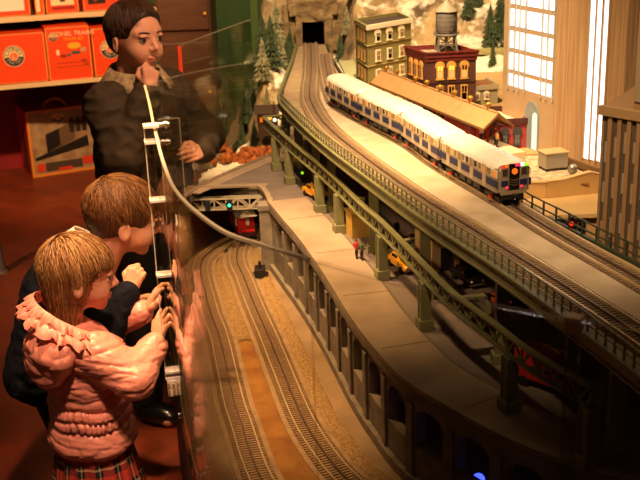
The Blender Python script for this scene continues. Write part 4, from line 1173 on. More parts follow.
for (i, j) in idx:
    if all(k in idx for k in ((i+1, j), (i, j+1), (i+1, j+1))): fs.append((idx[i, j], idx[i+1, j], idx[i+1, j+1], idx[i, j+1]))
def terrain_mat():
    m = bpy.data.materials.new('snowy rock'); m.use_nodes = True; nt = m.node_tree; N = nt.nodes; L = nt.links; b = N['Principled BSDF']
    b.inputs['Roughness'].default_value = .95
    tc = N.new('ShaderNodeTexCoord'); nz = N.new('ShaderNodeTexNoise'); nz.inputs['Scale'].default_value = 9; nz.inputs['Detail'].default_value = 9
    n2 = N.new('ShaderNodeTexNoise'); n2.inputs['Scale'].default_value = 30; n2.inputs['Detail'].default_value = 8
    L.new(tc.outputs['Object'], nz.inputs[0]); L.new(tc.outputs['Object'], n2.inputs[0])
    cr = N.new('ShaderNodeValToRGB'); e = cr.color_ramp.elements
    e[0].position = .35; e[0].color = (*rgb('#5c4a32'), 1); e[1].position = .62; e[1].color = (*rgb('#b79c6c'), 1)
    x = cr.color_ramp.elements.new(.48); x.color = (*rgb('#8d7650'), 1)
    L.new(nz.outputs['Fac'], cr.inputs[0])
    ge = N.new('ShaderNodeNewGeometry'); sp = N.new('ShaderNodeSeparateXYZ'); L.new(ge.outputs['Normal'], sp.inputs[0])
    ad = N.new('ShaderNodeMath'); ad.operation = 'MULTIPLY_ADD'; ad.inputs[1].default_value = .9; L.new(n2.outputs['Fac'], ad.inputs[0]); L.new(sp.outputs[2], ad.inputs[2])
    mr = N.new('ShaderNodeMapRange'); mr.inputs[1].default_value = 1.12; mr.inputs[2].default_value = 1.36; L.new(ad.outputs[0], mr.inputs[0])
    mx = N.new('ShaderNodeMix'); mx.data_type = 'RGBA'; mx.inputs[7].default_value = (*rgb('#eadfc2'), 1)
    L.new(mr.outputs[0], mx.inputs[0]); L.new(cr.outputs[0], mx.inputs[6]); L.new(mx.outputs[2], b.inputs['Base Color'])
    bp = N.new('ShaderNodeBump'); bp.inputs['Strength'].default_value = .8; bp.inputs['Distance'].default_value = .02; L.new(n2.outputs['Fac'], bp.inputs['Height']); L.new(bp.outputs[0], b.inputs['Normal'])
    return m
tm = MB(); tm.add(vs, fs, 0, True)
solo('mountain', tm, terrain_mat(), 'snow dusted tan rocky mountain and valley behind the city', 'mountain')
sb = MB(); sb.bar((-.46, 3.78, .35), (-.25, 4.42, .35), .02, .70); sb.bar((-.40, 3.545, .35), (-.16, 3.765, .35), .02, .70); sb.bar((-.46, 3.78, .35), (-.40, 3.545, .35), .02, .70)
solo('scenery_table', sb, m_skirt, 'dark side of the table under the snowy valley behind the standing boy', 'table')

# portal
m_portal = mat('rough portal stone', '#9a8258', .95, scale=30, col2='#6a5538', bump=.8, bscale=90)
t = thing('tunnel_portal', 'square black tunnel mouth in the mountain at the head of the trestle', 'portal', (.0, 4.74, ZV-.06))
fr = MB()
for c, d in (((-.062, 4.735, 1.09), (.032, .09, .20)), ((.068, 4.735, 1.09), (.032, .09, .20)), ((.003, 4.735, 1.178), (.165, .09, .036)), ((.003, 4.74, 1.225), (.22, .10, .07)), ((-.10, 4.75, 1.13), (.06, .08, .2)), ((.11, 4.75, 1.13), (.06, .08, .2))): fr.box(c, d)
bmx = bmesh.new()
o = part('stone_surround', fr, m_portal, t)
me = o.data; bmx.from_mesh(me); bmesh.ops.subdivide_edges(bmx, edges=bmx.edges, cuts=5, use_grid_fill=True)
for v in bmx.verts:
    if abs(v.co.x) > .055 or v.co.z > .165: v.co += Vector((noise.noise(v.co*30), noise.noise(v.co*30+Vector((5,0,0)))*1.2, noise.noise(v.co*30+Vector((0,7,0)))))*.012
bmx.to_mesh(me); bmx.free()
part('tunnel_shade_panel', MB().box((.003, 4.722, 1.10), (.11, .008, .14)), m_void, t, 'flat black panel for the dark interior')  # flat black panel stands in for the shade of a deep tunnel
solo('trestle_leg', MB(), m_girder) if 0 else None
for k, (x, y) in enumerate(((-.02, 4.5), (-.02, 4.15))):
    b = MB()
    for s_ in (-1, 1): b.bar((x+s_*.05, y, .80), (x+s_*.03, y, ZV-.012), .012, .012)
    b.bar((x-.05, y, .9), (x+.045, y, 1.0), .006, .006)
    solo('trestle_bent', b, m_girder, ['green steel legs under the trestle near the tunnel', 'green steel legs under the trestle beside the snowy slope'][k], 'trestle leg')
# country road shelf at right
b = MB(); b.prism([(.55, 4.14), (1.3, 4.14), (1.3, 4.24), (.55, 4.22)], 1.08, 1.092); solo('ledge_road', b, mat('pale green verge', '#a39a5c', .9, var=.1, scale=30), 'pale green ledge road on the hillside right of the brown building', 'road')
b = MB(); b.prism([(.12, 3.87), (.18, 3.87), (.16, 4.25), (.10, 4.25)], 1.05, 1.058); solo('grass_verge', b, mat('pale grass', '#a8a878', .95, var=.1, scale=30), 'pale green grass patch right of the trestle behind the green signal', 'verge')

# conifers
def conifer_mesh(h, r, seed, tiers=8):
    rnd = random.Random(seed); f = MB()
    for k in range(tiers):
        z0 = h*(.12+.80*k/tiers); rr = r*(1-k/tiers)**.85*(.9+.2*rnd.random())+.004; n = 11
        top = z0+h*.20
        vs = [(0, 0, top)]
        for i in range(n*2):
            a = 2*PI*i/(n*2)+rnd.random()*.15; q = rr*(1.0 if i % 2 == 0 else .55)*(.8+.35*rnd.random())
            vs.append((q*math.cos(a), q*math.sin(a), z0-h*.03*(1 if i % 2 == 0 else -.4)))
        m = 2*n
        vs.append((0, 0, z0+h*.03))
        f.add(vs, [(0, 1+i, 1+(i+1) % m) for i in range(m)]+[(m+1, 1+(i+1) % m, 1+i) for i in range(m)])
    return f
protos = {}
def conifer(x, y, h, frost, label, group, z=None):
    key = (frost, int(h*200) % 3)
    z = terrain(x, y)-.012 if z is None else z
    if key not in protos:
        t = thing('conifer_tree', label, 'tree', (x, y, z), 0, group)
        part('foliage', conifer_mesh(.16, .036, hash(key) % 97 if 0 else (3 if frost else 11)+key[1]), m_cfrost if frost else m_cgreen, t, world=False)
        part('trunk', MB().cyl((0, 0, -.01), (0, 0, .05), .005, .003, 8), m_trunk, t, world=False)
        protos[key] = t
    else: t = dup(protos[key], (x, y, z), random.random()*6, label, group)
    t.location = (x, y, z); s = h/.16; t.scale = (s*.95, s*.95, s); t['label'] = label; t['group'] = group
    return t
gl, gr, gv = 'conifers on the snowy slope left of the tunnel', 'conifers on the rocky mountainside', 'dark conifers in the valley behind the standing boy'
lf, ld = 'frosted conifer on the snowy slope left of the trestle', 'dark green conifer on the snowy slope left of the trestle'
for x, y, h, f in ((-.262,4.32,.17,0), (-.205,4.22,.19,1), (-.172,4.32,.24,0), (-.138,4.42,.16,1), (-.112,4.5,.15,0), (-.125,4.05,.09,0), (-.235,4.45,.2,0), (-.30,4.4,.15,0), (-.19,4.12,.10,1), (-.155,4.6,.2,1), (-.10,4.62,.17,0), (-.22,4.6,.2,0)):
    conifer(x, y, h, f, lf if f else ld, gl+(' frosted' if f else ''))
lr, lrf = 'dark conifer on the rocky mountainside above the rooftops', 'frosted conifer on the rocky mountainside beside the tunnel'
for x, y, h, f in ((.118,4.62,.13,0), (.150,4.66,.14,1), (.185,4.70,.15,0), (.73,4.36,.2,0), (.78,4.42,.22,0), (.66,4.5,.18,0), (.60,4.62,.16,0), (.71,4.62,.2,0), (.55,4.78,.15,0), (.84,4.5,.22,0), (.30,4.75,.13,0), (.44,4.85,.13,1), (.775,4.08,.13,0), (.69,4.05,.10,0), (.80,4.3,.24,0), (.22,4.9,.12,1)):
    conifer(x, y, h, f, lrf if f else lr, gr+(' frosted' if f else ''))
for x, y, h in ((-.415,4.22,.17), (-.30,4.14,.12), (-.385,4.45,.2), (-.275,4.28,.14), (-.243,4.05,.12), (-.425,4.09,.14)):
    conifer(x, y, h, 0, 'dark conifer in the shady valley between the standing boy and the trestle', gv)

def bush(x, y, r, z=None, seed=1, label='', group=None, m=None):
    rnd = random.Random(seed); z = terrain(x, y) if z is None else z
    t = thing('autumn_bush', label, 'bush', (x, y, z-.004), 0, group)
    f = MB()
    for k in range(26):
        a = rnd.random()*2*PI; q = r*.75*math.sqrt(rnd.random()); hh = r*(.3+.9*rnd.random())*(1-.4*(q/r)); rr = r*(.22+.18*rnd.random())
        b = MB(); b.ball((0, 0, 0), rr, 7, 5); b.v = [(p[0]*(1+.5*noise.noise(Vector(p)*160+Vector((k, 0, 0))))+q*math.cos(a), p[1]*(1+.5*noise.noise(Vector(p)*150))+q*math.sin(a), p[2]*(1+.5*noise.noise(Vector(p)*150))+hh) for p in b.v]
        b.sm = [False]*len(b.sm); f._join(b)
    part('foliage', f, m or m_autumn, t, world=False); part('stems', MB().cyl((0, 0, -.005), (0, 0, r*.5), .003, .002, 6), m_trunk, t, world=False)
    return t
for i, (x, y, r, z) in enumerate(((-.425,4.0,.042,.77), (-.385,4.02,.036,.76), (-.41,3.88,.034,.742), (-.335,3.92,.042,.735), (-.295,3.90,.036,.735), (-.25,3.90,.042,.74), (-.22,3.93,.036,.75), (-.275,3.98,.030,.75), (-.195,3.92,.038,.75))):
    bush(x, y, r, z, i, 'rust orange autumn bush in the valley beyond the street edge', 'autumn bushes in the valley')
for i, (x, y, r) in enumerate(((.452,4.2,.022), (.515,4.02,.02), (.485,4.05,.016), (.56,4.0,.016))):
    bush(x, y, r, terrain(x, y)+.005, 20+i, 'small orange autumn bush on the hillside near the water tower', 'autumn bushes by the water tower')
VT = spline([(-.43,3.84),(-.395,3.98),(-.355,4.2),(-.325,4.45),(-.285,4.7)], .02)
b = MB(); b.sweep(VT, -.028, .028, .735, [max(.752, terrain(*p)+.004) if p[1] > 4.3 else .754 for p in VT]); 
solo('valley_track_bed', b, mat('grey valley track bed', '#7d6a4e', .9, var=.15, scale=60), 'grey railway line climbing through the valley beyond the street edge', 'railway track')
t = thing('cabin', 'small dark cabin with glowing amber windows beyond the lattice girder', 'cabin', (-.185, 3.97, .83))
part('walls', MB().box((-.185, 3.97, .875), (.075, .07, .085)), mat('log wall', '#4c3018', .9), t)
r = MB(); r.add([(-.232,3.925,.917),(-.138,3.925,.917),(-.232,4.015,.917),(-.138,4.015,.917),(-.232,3.97,.945),(-.138,3.97,.945)], [(0,1,5,4),(3,2,4,5),(0,4,2),(1,3,5),(0,2,3,1)]); part('roof', r, mat('cabin roof', '#3a2818', .9), t)
for x in (-.205, -.175): part('window', MB().box((x, 3.933, .895), (.016, .003, .018)), e_orange if x < -.2 else mat('amber window', '#d08030', .4, emit='#ffa040', estr=2.5), t, 'glowing amber window')

# far guard
t = thing('acrylic_guard', 'far clear acrylic guard with a red lit edge beside the standing boy', 'guard', (-.38, 4.0, .72))
FG = [(-.470, 3.715), (-.365, 4.05), (-.256, 4.384)]
part('panel', MB().sweep(FG, -.003, .003, .72, 1.216), m_acr, t); part('top_edge', MB().sweep(FG, -.0032, .0032, 1.2155, 1.219), m_acrfaint, t)
part('side_edge', MB().box((-.470, 3.713, 1.14), (.012, .007, .15)), mat('red lit edge', '#e2431f', .4, emit='#ff3c18', estr=.25), t, 'reddish end edge')  # red light on the edge painted in, with a faint glow

# banner
b = MB(); b.add([(-.17, 5.45, 1.30), (-.03, 5.45, 1.30), (-.055, 5.45, 1.14), (-.095, 5.45, 1.07), (-.135, 5.45, 1.14), (-.17, 5.462, 1.30), (-.03, 5.462, 1.30), (-.055, 5.462, 1.14), (-.095, 5.462, 1.07), (-.135, 5.462, 1.14)],
    [(0,1,2,3,4), (9,8,7,6,5), (0,5,6,1), (1,6,7,2), (2,7,8,3), (3,8,9,4), (4,9,5,0)])
solo('pennant', b, mat('bright red cloth', '#e02414', .7), 'bright red pointed pennant hanging behind the conifers', 'banner')

# ================================================================ shelf wall with boxes
U = Vector((.953, .30, 0)).normalized(); V = Vector((-U.y, U.x, 0)); W0 = Vector((-1.863, 6.204, 0)); RZ = math.atan2(U.y, U.x)
def wp(u, v, z): q = W0+U*u+V*v; return (q.x, q.y, z)
def wbox(mb, u0, u1, v0, v1, z0, z1, mi=0):
    vs = [wp(u, v, z) for z in (z0, z1) for u, v in ((u0, v0), (u1, v0), (u1, v1), (u0, v1))]
    return mb.add(vs, [(0,3,2,1), (4,5,6,7), (0,1,5,4), (1,2,6,5), (2,3,7,6), (3,0,4,7)], mi)
# the red wall follows the shelves
for nm in ('wall_left',):
    o = bpy.data.objects[nm]; bpy.data.objects.remove(o)
struct('wall_left', wbox(MB(), -2.2, 1.02, .62, .72, 0, 3.0), m_redwall)
t = thing('display_shelf', 'lower cream edged shelf holding orange train cartons', 'shelf', wp(.2, .2, .64))
part('board', wbox(MB(), -1.0, 1.0, .0, .62, .645, .662), mat('dark shelf board', '#5a3420', .6), t)
part('edge_strip', wbox(MB(), -1.0, 1.0, -.03, .0, .640, .664), m_shelf, t, 'cream front edge')
part('back_panel', wbox(MB(), -1.0, 1.0, .55, .60, .662, 1.02), m_slat, t)
t = thing('display_shelf', 'upper cream edged shelf along the top of the picture', 'shelf', wp(.2, .2, 1.02))
part('board', wbox(MB(), -1.0, 1.0, .12, .62, 1.020, 1.042), mat('dark shelf board b', '#5a3420', .6), t)
part('edge_strip', wbox(MB(), -1.0, .36, .08, .12, 1.015, 1.045), m_shelf, t, 'cream front edge')
part('edge_strip', wbox(MB(), .36, .56, .10, .12, 1.015, 1.045), m_shelf, t, 'cream front edge')
part('edge_strip', wbox(MB(), .56, 1.0, .08, .12, 1.015, 1.045), m_shelf, t, 'cream front edge')

def face_M(u, v, z):      # +x of lettering along U, +y up, +z towards the viewer
    M = Matrix(((U.x, 0, -V.x), (U.y, 0, -V.y), (0, 1, 0))).to_4x4(); M.translation = Vector(wp(u, v, z)); return M
def disc(mb, M, r, d, n=28, ry=None):
    vs = [M @ Vector((r*math.cos(2*PI*i/n), (ry or r)*math.sin(2*PI*i/n), 0)) for i in range(n)]+[M @ Vector((r*math.cos(2*PI*i/n), (ry or r)*math.sin(2*PI*i/n), d)) for i in range(n)]
    return mb.add([tuple(v) for v in vs], [tuple(range(n-1, -1, -1)), tuple(range(n, 2*n))]+[(i, (i+1) % n, n+(i+1) % n, n+i) for i in range(n)])
def emblem(par, u, v, z, r):
    M = face_M(u, v, z)
    e = part('emblem', disc(MB(), M, r, .002), m_cream, par, 'round railway emblem')
    part('ring', disc(MB(), M, r*.94, .003), m_navy, e)
    h = MB(); n = 20; r0, r1 = r*.42, r*.88
    vs = []
    for i in range(n+1):
        a = math.radians(-8+196*i/n); vs += [tuple(M @ Vector((q*math.cos(a), q*math.sin(a), .0042))) for q in (r0, r1)]
    h.add(vs, [(2*i, 2*i+1, 2*i+3, 2*i+2) for i in range(n)]); part('upper_arc', h, mat('cream arc', '#e8cf94', .5), e)
    part('centre', disc(MB(), M, r*.42, .005), m_cream, e); part('core', disc(MB(), M, r*.36, .006), mat('orange core', '#f26a3c', .5), e)
    L_ = MB()
    for k, ch in enumerate('LIONEL'):
        a = math.radians(162-28.8*k); tb = text_mb(ch, r*.50, .0004)
        tb.xf(M @ Matrix.Translation((r*.65*math.cos(a), r*.65*math.sin(a), .0055)) @ Matrix.Rotation(a-PI/2, 4, 'Z')); L_._join(tb)
    part('lettering', L_, m_navy, e)
    tb = text_mb('L', r*.6, .0004); tb.xf(M @ Matrix.Translation((0, 0, .0068))); part('letter', tb, m_cream, e)
    L_ = MB()
    for k, ch in enumerate('TRAINS'):
        a = math.radians(-150+24*k); tb = text_mb(ch, r*.34, .0003)
        tb.xf(M @ Matrix.Translation((r*.66*math.cos(a), r*.66*math.sin(a), .0045)) @ Matrix.Rotation(a+PI/2, 4, 'Z')); L_._join(tb)
    part('lettering', L_, m_cream, e)
def carton(label, u0, u1, v0, z0, z1, depth=.30, border=True, m=None):
    t = thing('train_carton', label, 'box', wp((u0+u1)/2, v0, z0))
    part('carton', wbox(MB(), u0, u1, v0, v0+depth, z0, z1), m or m_orange, t)
    if border:
        b = MB(); e = .008
        wbox(b, u0, u1, v0-.0015, v0, z1-e, z1); wbox(b, u0, u1, v0-.0015, v0, z0, z0+e*.6); wbox(b, u1-e, u1, v0-.0015, v0, z0, z1); wbox(b, u0, u0+e, v0-.0015, v0, z0, z1)
        part('border', b, mat('pale orange border', '#f08a3c', .5), t, 'paler orange border')
    return t
c = carton('orange carton with a large round emblem on the lower shelf at the left', -.09, .285, .02, .665, .955); emblem(c, .10, .018, .825, .062)
c = carton('orange carton with train picture and yellow oval, middle of the lower shelf', .29, .548, -.01, .665, .978)
emblem(c, .335, -.012, .925, .026)
tb = text_mb('LIONEL TRAINS', .036, .0005); tb.xf(face_M(.453, -.0115, .937)); part('lettering', tb, m_cream, c)
tb = text_mb('TRAIN SET', .026, .0005); tb.xf(face_M(.453, -.0115, .905)); part('lettering', tb, m_gold, c)
ov = MB(); disc(ov, face_M(.452, -.010, .865), .040, .002, ry=.019); part('oval', ov, m_gold, c, 'yellow oval')
tp = MB(); 
for i, (a, b_, h, zz) in enumerate(((.345, .362, .03, .815), (.367, .40, .016, .80), (.405, .43, .016, .805), (.435, .482, .016, .816), (.488, .520, .026, .826))): 
    q = MB(); wbox(q, a, b_, -.0125, -.0095, zz, zz+h); part('printed_car', q, [m_cream, mat('printed maroon', '#8a2a1a', .5), mat('printed grey', '#7d5a4a', .5), mat('printed teal', '#2f5a50', .5), mat('printed tan', '#c79a78', .5)][i], c)
q = MB(); wbox(q, .34, .53, -.0122, -.0095, .765, .768); wbox(q, .34, .53, -.0122, -.0095, .742, .745); wbox(q, .485, .515, -.0124, -.0095, .770, .782); wbox(q, .50, .53, -.0124, -.0095, .745, .757); part('printed_lines', q, mat('printed dark orange', '#a83a14', .5), c)
c = carton('orange carton with a round emblem behind the standing boy on the lower shelf', .562, .85, .02, .665, .952); emblem(c, .668, .018, .825, .060)
# upper shelf
c = carton('orange carton with a white train picture on the upper shelf at the left', -.18, .232, .14, 1.045, 1.36)
q = MB(); wbox(q, -.15, .20, .137, .139, 1.075, 1.30); part('picture', q, m_white, c, 'white picture panel')
q = MB()
for i in range(9): wbox(q, -.10+.03*i, -.075+.03*i, .135, .1365, 1.158-.0015*i, 1.170-.0015*i)
part('printed_train', q, mat('printed brown', '#7d5a48', .5), c)
c = carton('narrow orange and cream carton on the upper shelf between two wider ones', .262, .315, .14, 1.045, 1.36)
q = MB(); wbox(q, .27, .29, .137, .139, 1.06, 1.35); part('stripe', q, m_cream, c, 'cream stripe')
c = carton('orange carton showing a green and maroon picture on the upper shelf', .325, .518, .14, 1.045, 1.36)
q = MB(); wbox(q, .355, .492, .137, .139, 1.09, 1.35); part('picture', q, m_cream, c, 'cream picture panel')
q = MB(); wbox(q, .395, .455, .135, .1365, 1.125, 1.16); wbox(q, .41, .44, .135, .1365, 1.11, 1.125); part('printed_engine', q, mat('printed maroon b', '#5a1c12', .5), c)
q = MB(); wbox(q, .40, .45, .135, .1365, 1.16, 1.35); part('printed_tree', q, mat('printed green', '#4f8a3c', .5), c)
q = MB(); wbox(q, .36, .49, .137, .139, 1.066, 1.082); part('caption_bar', q, mat('dark red bar', '#a01c10', .5), c)
c = carton('red orange carton with a black window on the upper shelf behind the boy', .545, .80, .14, 1.045, 1.36)
q = MB(); wbox(q, .575, .68, .137, .139, 1.085, 1.145); part('window_panel', q, mat('dark panel', '#2c2418', .4), c, 'dark picture panel'); q = MB(); wbox(q, .61, .63, .135, .1365, 1.10, 1.13); part('printed_mark', q, mat('printed red', '#b82a20', .5), c)

# big carry carton on the floor
Uo, Vo, Wo, Ro = U, V, W0, RZ
U = Vector((.893, .45, 0)).normalized(); V = Vector((-U.y, U.x, 0)); W0 = Vector((-1.831, 6.541, 0))
bw, bh, bd = .435, .43, .30
t = thing('carry_carton', 'large orange carry carton with handle and a train photograph on the floor', 'box', wp(bw/2, .1, 0))
part('carton', wbox(MB(), 0, bw, 0, bd, 0, bh), mat('deep orange carton', '#e8401a', .5), t)
b = MB(); e = .018
for a in ((0, bw, 0, e), (0, bw, bh-e, bh), (0, e, e, bh-e), (bw-e, bw, e, bh-e)): wbox(b, a[0], a[1], -.004, 0, a[2], a[3])
part('border', b, mat('golden orange border', '#e08a30', .5), t, 'golden border')
part('picture', wbox(MB(), e, bw-e, -.002, 0, e, bh-e), mat('printed station photo', '#8a6a4c', .5, scale=14, col2='#b59a70'), t, 'brown train photograph')
q = MB(); q.add([wp(.03, -.004, .105), wp(.03, -.004, .125), wp(.38, -.004, .235), wp(.385, -.004, .165)], [(0,3,2,1)]); q.add([wp(.11, -.004, .15), wp(.20, -.004, .19), wp(.20, -.004, .30), wp(.11, -.004, .27)], [(0,1,2,3)])
part('printed_locomotive', q, mat('printed black', '#17120e', .5), t)
q = MB(); q.add([wp(.11, -.0038, .14), wp(.30, -.0038, .22), wp(.30, -.0038, .335), wp(.11, -.0038, .27)], [(0,1,2,3)]); part('printed_tender', q, mat('printed brown b', '#6a5238', .5), t)
q = MB()
for u in (.285, .325, .365):
    vs = [wp(u+.020*math.cos(a), -.005, .29+.040*math.sin(a)+.03) for a in np.linspace(0, PI, 10)]+[wp(u-.016, -.005, .265), wp(u+.016, -.005, .265)]; q.add(vs, [tuple(range(len(vs)))])
part('printed_arches', q, mat('printed dark arches', '#2a2016', .5), t)
q = MB(); wbox(q, .09, .33, -.005, -.002, .03, .085); part('caption_panel', q, mat('printed grey brown', '#4a3a2c', .5), t)
q = MB(); wbox(q, .035, .085, -.006, -.002, .035, .085); mcb = mat('printed red orange', '#d8381a', .5); part('caption_block', q, mcb, t)
part('caption_block', wbox(MB(), .335, .40, -.006, -.002, .045, .095), mcb, t); part('caption_block', wbox(MB(), .17, .26, -.0065, -.002, .025, .045), mcb, t)
emblem(t, .2, -.006, .375, .043)
hd = MB(); pts = [wp(.125+.15*i/10, .06, bh+.055*math.sin(PI*i/10)**.6) for i in range(11)]; hd.tube(pts, .009, 8); part('handle', hd, mat('pale handle', '#f0a070', .4), t, 'pale pink handle')
q = MB(); q.add([wp(0-.002, .05, .02), wp(-.002, .22, .02), wp(-.002, .12, .33)], [(0,1,2)]); part('side_print', q, mat('printed side', '#5a4436', .5), t)
t2 = thing('train_carton', 'plain red orange carton on the floor right of the carry carton', 'box', wp(.60, .15, 0))
part('carton', wbox(MB(), .455, .72, .02, .13, 0, .33), mat('red orange carton', '#d8331a', .5), t2)
U, V, W0, RZ = Uo, Vo, Wo, Ro

# brown cabinet
t = thing('wall_cabinet', 'brown wooden cabinet behind the standing boy beside the green wall', 'cabinet', (-.77, 6.6, 0))
part('carcass', MB().box((-.77, 6.6, .8), (.32, .4, 1.6)), m_cab, t)
for z, h in ((1.02, .19), (1.23, .20), (.55, .6)):
    d = part('door', MB().box((-.77, 6.392, z), (.30, .02, h)), m_cab, t, bevel=.004); part('knob', MB().ball((-.64, 6.376, z), .01), m_gold, d)
# grey stand at the left margin
b = MB(); b.cyl((-1.553, 4.79, 0), (-1.585, 4.82, .5), .026, .020, 14)
b.cyl((-1.553, 4.79, 0), (-1.553, 4.79, .012), .034, .03, 14); solo('grey_pole', b, mat('grey pole', '#8c8074', .6), 'short grey pole on the parquet at the left margin', 'pole')
# ================================================================ people: bodies grown as one smooth surface
def V3(*a): return np.array(a, dtype=np.float64)
def rotz(a): c, s = math.cos(a), math.sin(a); return np.array([[c,-s,0],[s,c,0],[0,0,1.]])
def roty(a): c, s = math.cos(a), math.sin(a); return np.array([[c,0,s],[0,1,0],[-s,0,c]])
def rotx(a): c, s = math.cos(a), math.sin(a); return np.array([[1,0,0],[0,c,-s],[0,s,c]])
def CAP(a, b, r0, r1=None, k=.012): return ('c', np.array(a, float), np.array(b, float), r0, r0 if r1 is None else r1, k)
def ELL(c, r, R=None, k=.012): return ('e', np.array(c, float), np.array(r, float), np.eye(3) if R is None else R, k)
def CUT(c, r, R=None, k=.006): return ('x', np.array(c, float), np.array(r, float), np.eye(3) if R is None else R, k)

def grow(prims, vox):
    lo = np.full(3, 9.); hi = np.full(3, -9.)
    for p in prims:
        if p[0] == 'c':
            r = max(p[3], p[4]); lo = np.minimum(lo, np.minimum(p[1], p[2])-r); hi = np.maximum(hi, np.maximum(p[1], p[2])+r)
        elif p[0] == 'e':
            r = max(p[2]); lo = np.minimum(lo, p[1]-r); hi = np.maximum(hi, p[1]+r)
    lo -= .02; hi += .02; n = np.ceil((hi-lo)/vox).astype(int)+1
    D = np.full(n, .05, np.float32)
    for p in prims:
        k = p[-1]; m = .03+k
        if p[0] == 'c': r = max(p[3], p[4]); a, b = np.minimum(p[1], p[2])-r-m, np.maximum(p[1], p[2])+r+m
        else: r = max(p[2]); a, b = p[1]-r-m, p[1]+r+m
        i0 = np.clip(((a-lo)/vox).astype(int), 0, n-1); i1 = np.clip(((b-lo)/vox).astype(int)+2, 1, n)
        if np.any(i1 <= i0): continue
        X = [(lo[q]+vox*np.arange(i0[q], i1[q])).astype(np.float32) for q in range(3)]
        x, y, z = X[0][:,None,None], X[1][None,:,None], X[2][None,None,:]
        if p[0] == 'c':
            A, B = p[1], p[2]; d = B-A; L2 = max(1e-9, d@d)
            t = np.clip(((x-A[0])*d[0]+(y-A[1])*d[1]+(z-A[2])*d[2])/L2, 0, 1)
            s = np.sqrt((x-A[0]-t*d[0])**2+(y-A[1]-t*d[1])**2+(z-A[2]-t*d[2])**2)-(p[3]+(p[4]-p[3])*t)
        else:
            R = p[3]; u, v, w = x-p[1][0], y-p[1][1], z-p[1][2]
            q = [(u*R[0,j]+v*R[1,j]+w*R[2,j]) for j in range(3)]; r3 = p[2]
            k0 = np.sqrt(sum((q[j]/r3[j])**2 for j in range(3))); k1 = np.sqrt(sum((q[j]/r3[j]**2)**2 for j in range(3)))
            s = k0*(k0-1)/np.maximum(k1, 1e-6)
        sl = tuple(slice(i0[q], i1[q]) for q in range(3)); o = D[sl]
        if p[0] == 'x':
            s = -s; h = np.clip(.5-.5*(o-s)/k, 0, 1); D[sl] = o*(1-h)+s*h+k*h*(1-h)
        else:
            h = np.clip(.5+.5*(o-s)/k, 0, 1); D[sl] = o*(1-h)+s*h-k*h*(1-h)
    return nets(D, lo, vox)

def nets(D, lo, vox):
    S = D < 0; n = np.array(D.shape)-1
    c = [S[i:i+n[0], j:j+n[1], k:k+n[2]] for i in (0,1) for j in (0,1) for k in (0,1)]
    cnt = sum(x.astype(np.int8) for x in c); act = (cnt > 0) & (cnt < 8)
    I = np.argwhere(act); idx = np.full(act.shape, -1, np.int64); idx[act] = np.arange(len(I))
    P = np.zeros((len(I), 3)); W = np.zeros(len(I))
    cor = [(i,j,k) for i in (0,1) for j in (0,1) for k in (0,1)]
    val = {q: D[I[:,0]+q[0], I[:,1]+q[1], I[:,2]+q[2]].astype(float) for q in cor}
    for a in cor:
        for ax in range(3):
            if a[ax] == 0:
                b = list(a); b[ax] = 1; b = tuple(b); va, vb = val[a], val[b]; m = (va < 0) != (vb < 0)
                t = np.where(m, va/np.where(np.abs(va-vb) < 1e-12, 1, va-vb), 0)
                q = np.array(a, float)[None]+np.zeros((len(I), 1)); q[:, ax] += t
                P[m] += q[m]; W[m] += 1
    V = lo+vox*(I+P/W[:,None])
    F = []
    for ax in range(3):
        o1, o2 = [(1,2),(2,0),(0,1)][ax]
        a = np.take(S, range(0, S.shape[ax]-1), ax); b = np.take(S, range(1, S.shape[ax]), ax)
        E = np.argwhere(a != b); ok = (E[:,o1] > 0) & (E[:,o2] > 0) & (E[:,o1] < n[o1]) & (E[:,o2] < n[o2]); E = E[ok]
        def g(d1, d2):
            q = E.copy(); q[:,o1] += d1; q[:,o2] += d2; return idx[q[:,0], q[:,1], q[:,2]]
        f = np.stack([g(-1,-1), g(0,-1), g(0,0), g(-1,0)], 1); fl = S[tuple(E.T)]
        f[~fl] = f[~fl][:, ::-1]; F.append(f[(f >= 0).all(1)])
    F = np.concatenate(F)
    # one light smoothing pass
    for _ in range(2):
        A = np.zeros_like(V); C = np.zeros(len(V))
        for i in range(4):
            j = (i+1) % 4; np.add.at(A, F[:,i], V[F[:,j]]); np.add.at(C, F[:,i], 1); np.add.at(A, F[:,j], V[F[:,i]]); np.add.at(C, F[:,j], 1)
        V = V*.5+.5*A/np.maximum(C, 1)[:,None]
    return V, F
def vnormals(V, F):
    fn = np.cross(V[F[:,2]]-V[F[:,0]], V[F[:,3]]-V[F[:,1]]); N = np.zeros_like(V)
    for i in range(4): np.add.at(N, F[:,i], fn)
    return N/np.maximum(1e-12, np.linalg.norm(N, axis=1))[:,None]
def displace(V, F, fn):
    N = vnormals(V, F); d = np.array([fn(Vector(p), n) for p, n in zip(V, N)]); return V+N*d[:,None]
def skinmesh(name, VF, mats, parent, label=None, assign=None):
    V, F = VF; me = bpy.data.meshes.new(name); me.vertices.add(len(V)); me.vertices.foreach_set('co', V.astype(np.float32).ravel())
    me.loops.add(F.size); me.loops.foreach_set('vertex_index', F.astype(np.int32).ravel()); me.polygons.add(len(F))
    me.polygons.foreach_set('loop_start', np.arange(0, F.size, 4, dtype=np.int32)); me.polygons.foreach_set('loop_total', np.full(len(F), 4, np.int32))
    if not isinstance(mats, (list, tuple)): mats = [mats]
    for m in mats: me.materials.append(m)
    if assign is not None: me.polygons.foreach_set('material_index', assign(V[F].mean(1)).astype(np.int32))
    me.polygons.foreach_set('use_smooth', np.ones(len(F), bool)); me.update(calc_edges=True); me.validate()
    o = bpy.data.objects.new(name, me); COL.objects.link(o); o.parent = parent
    return tag(o, label)

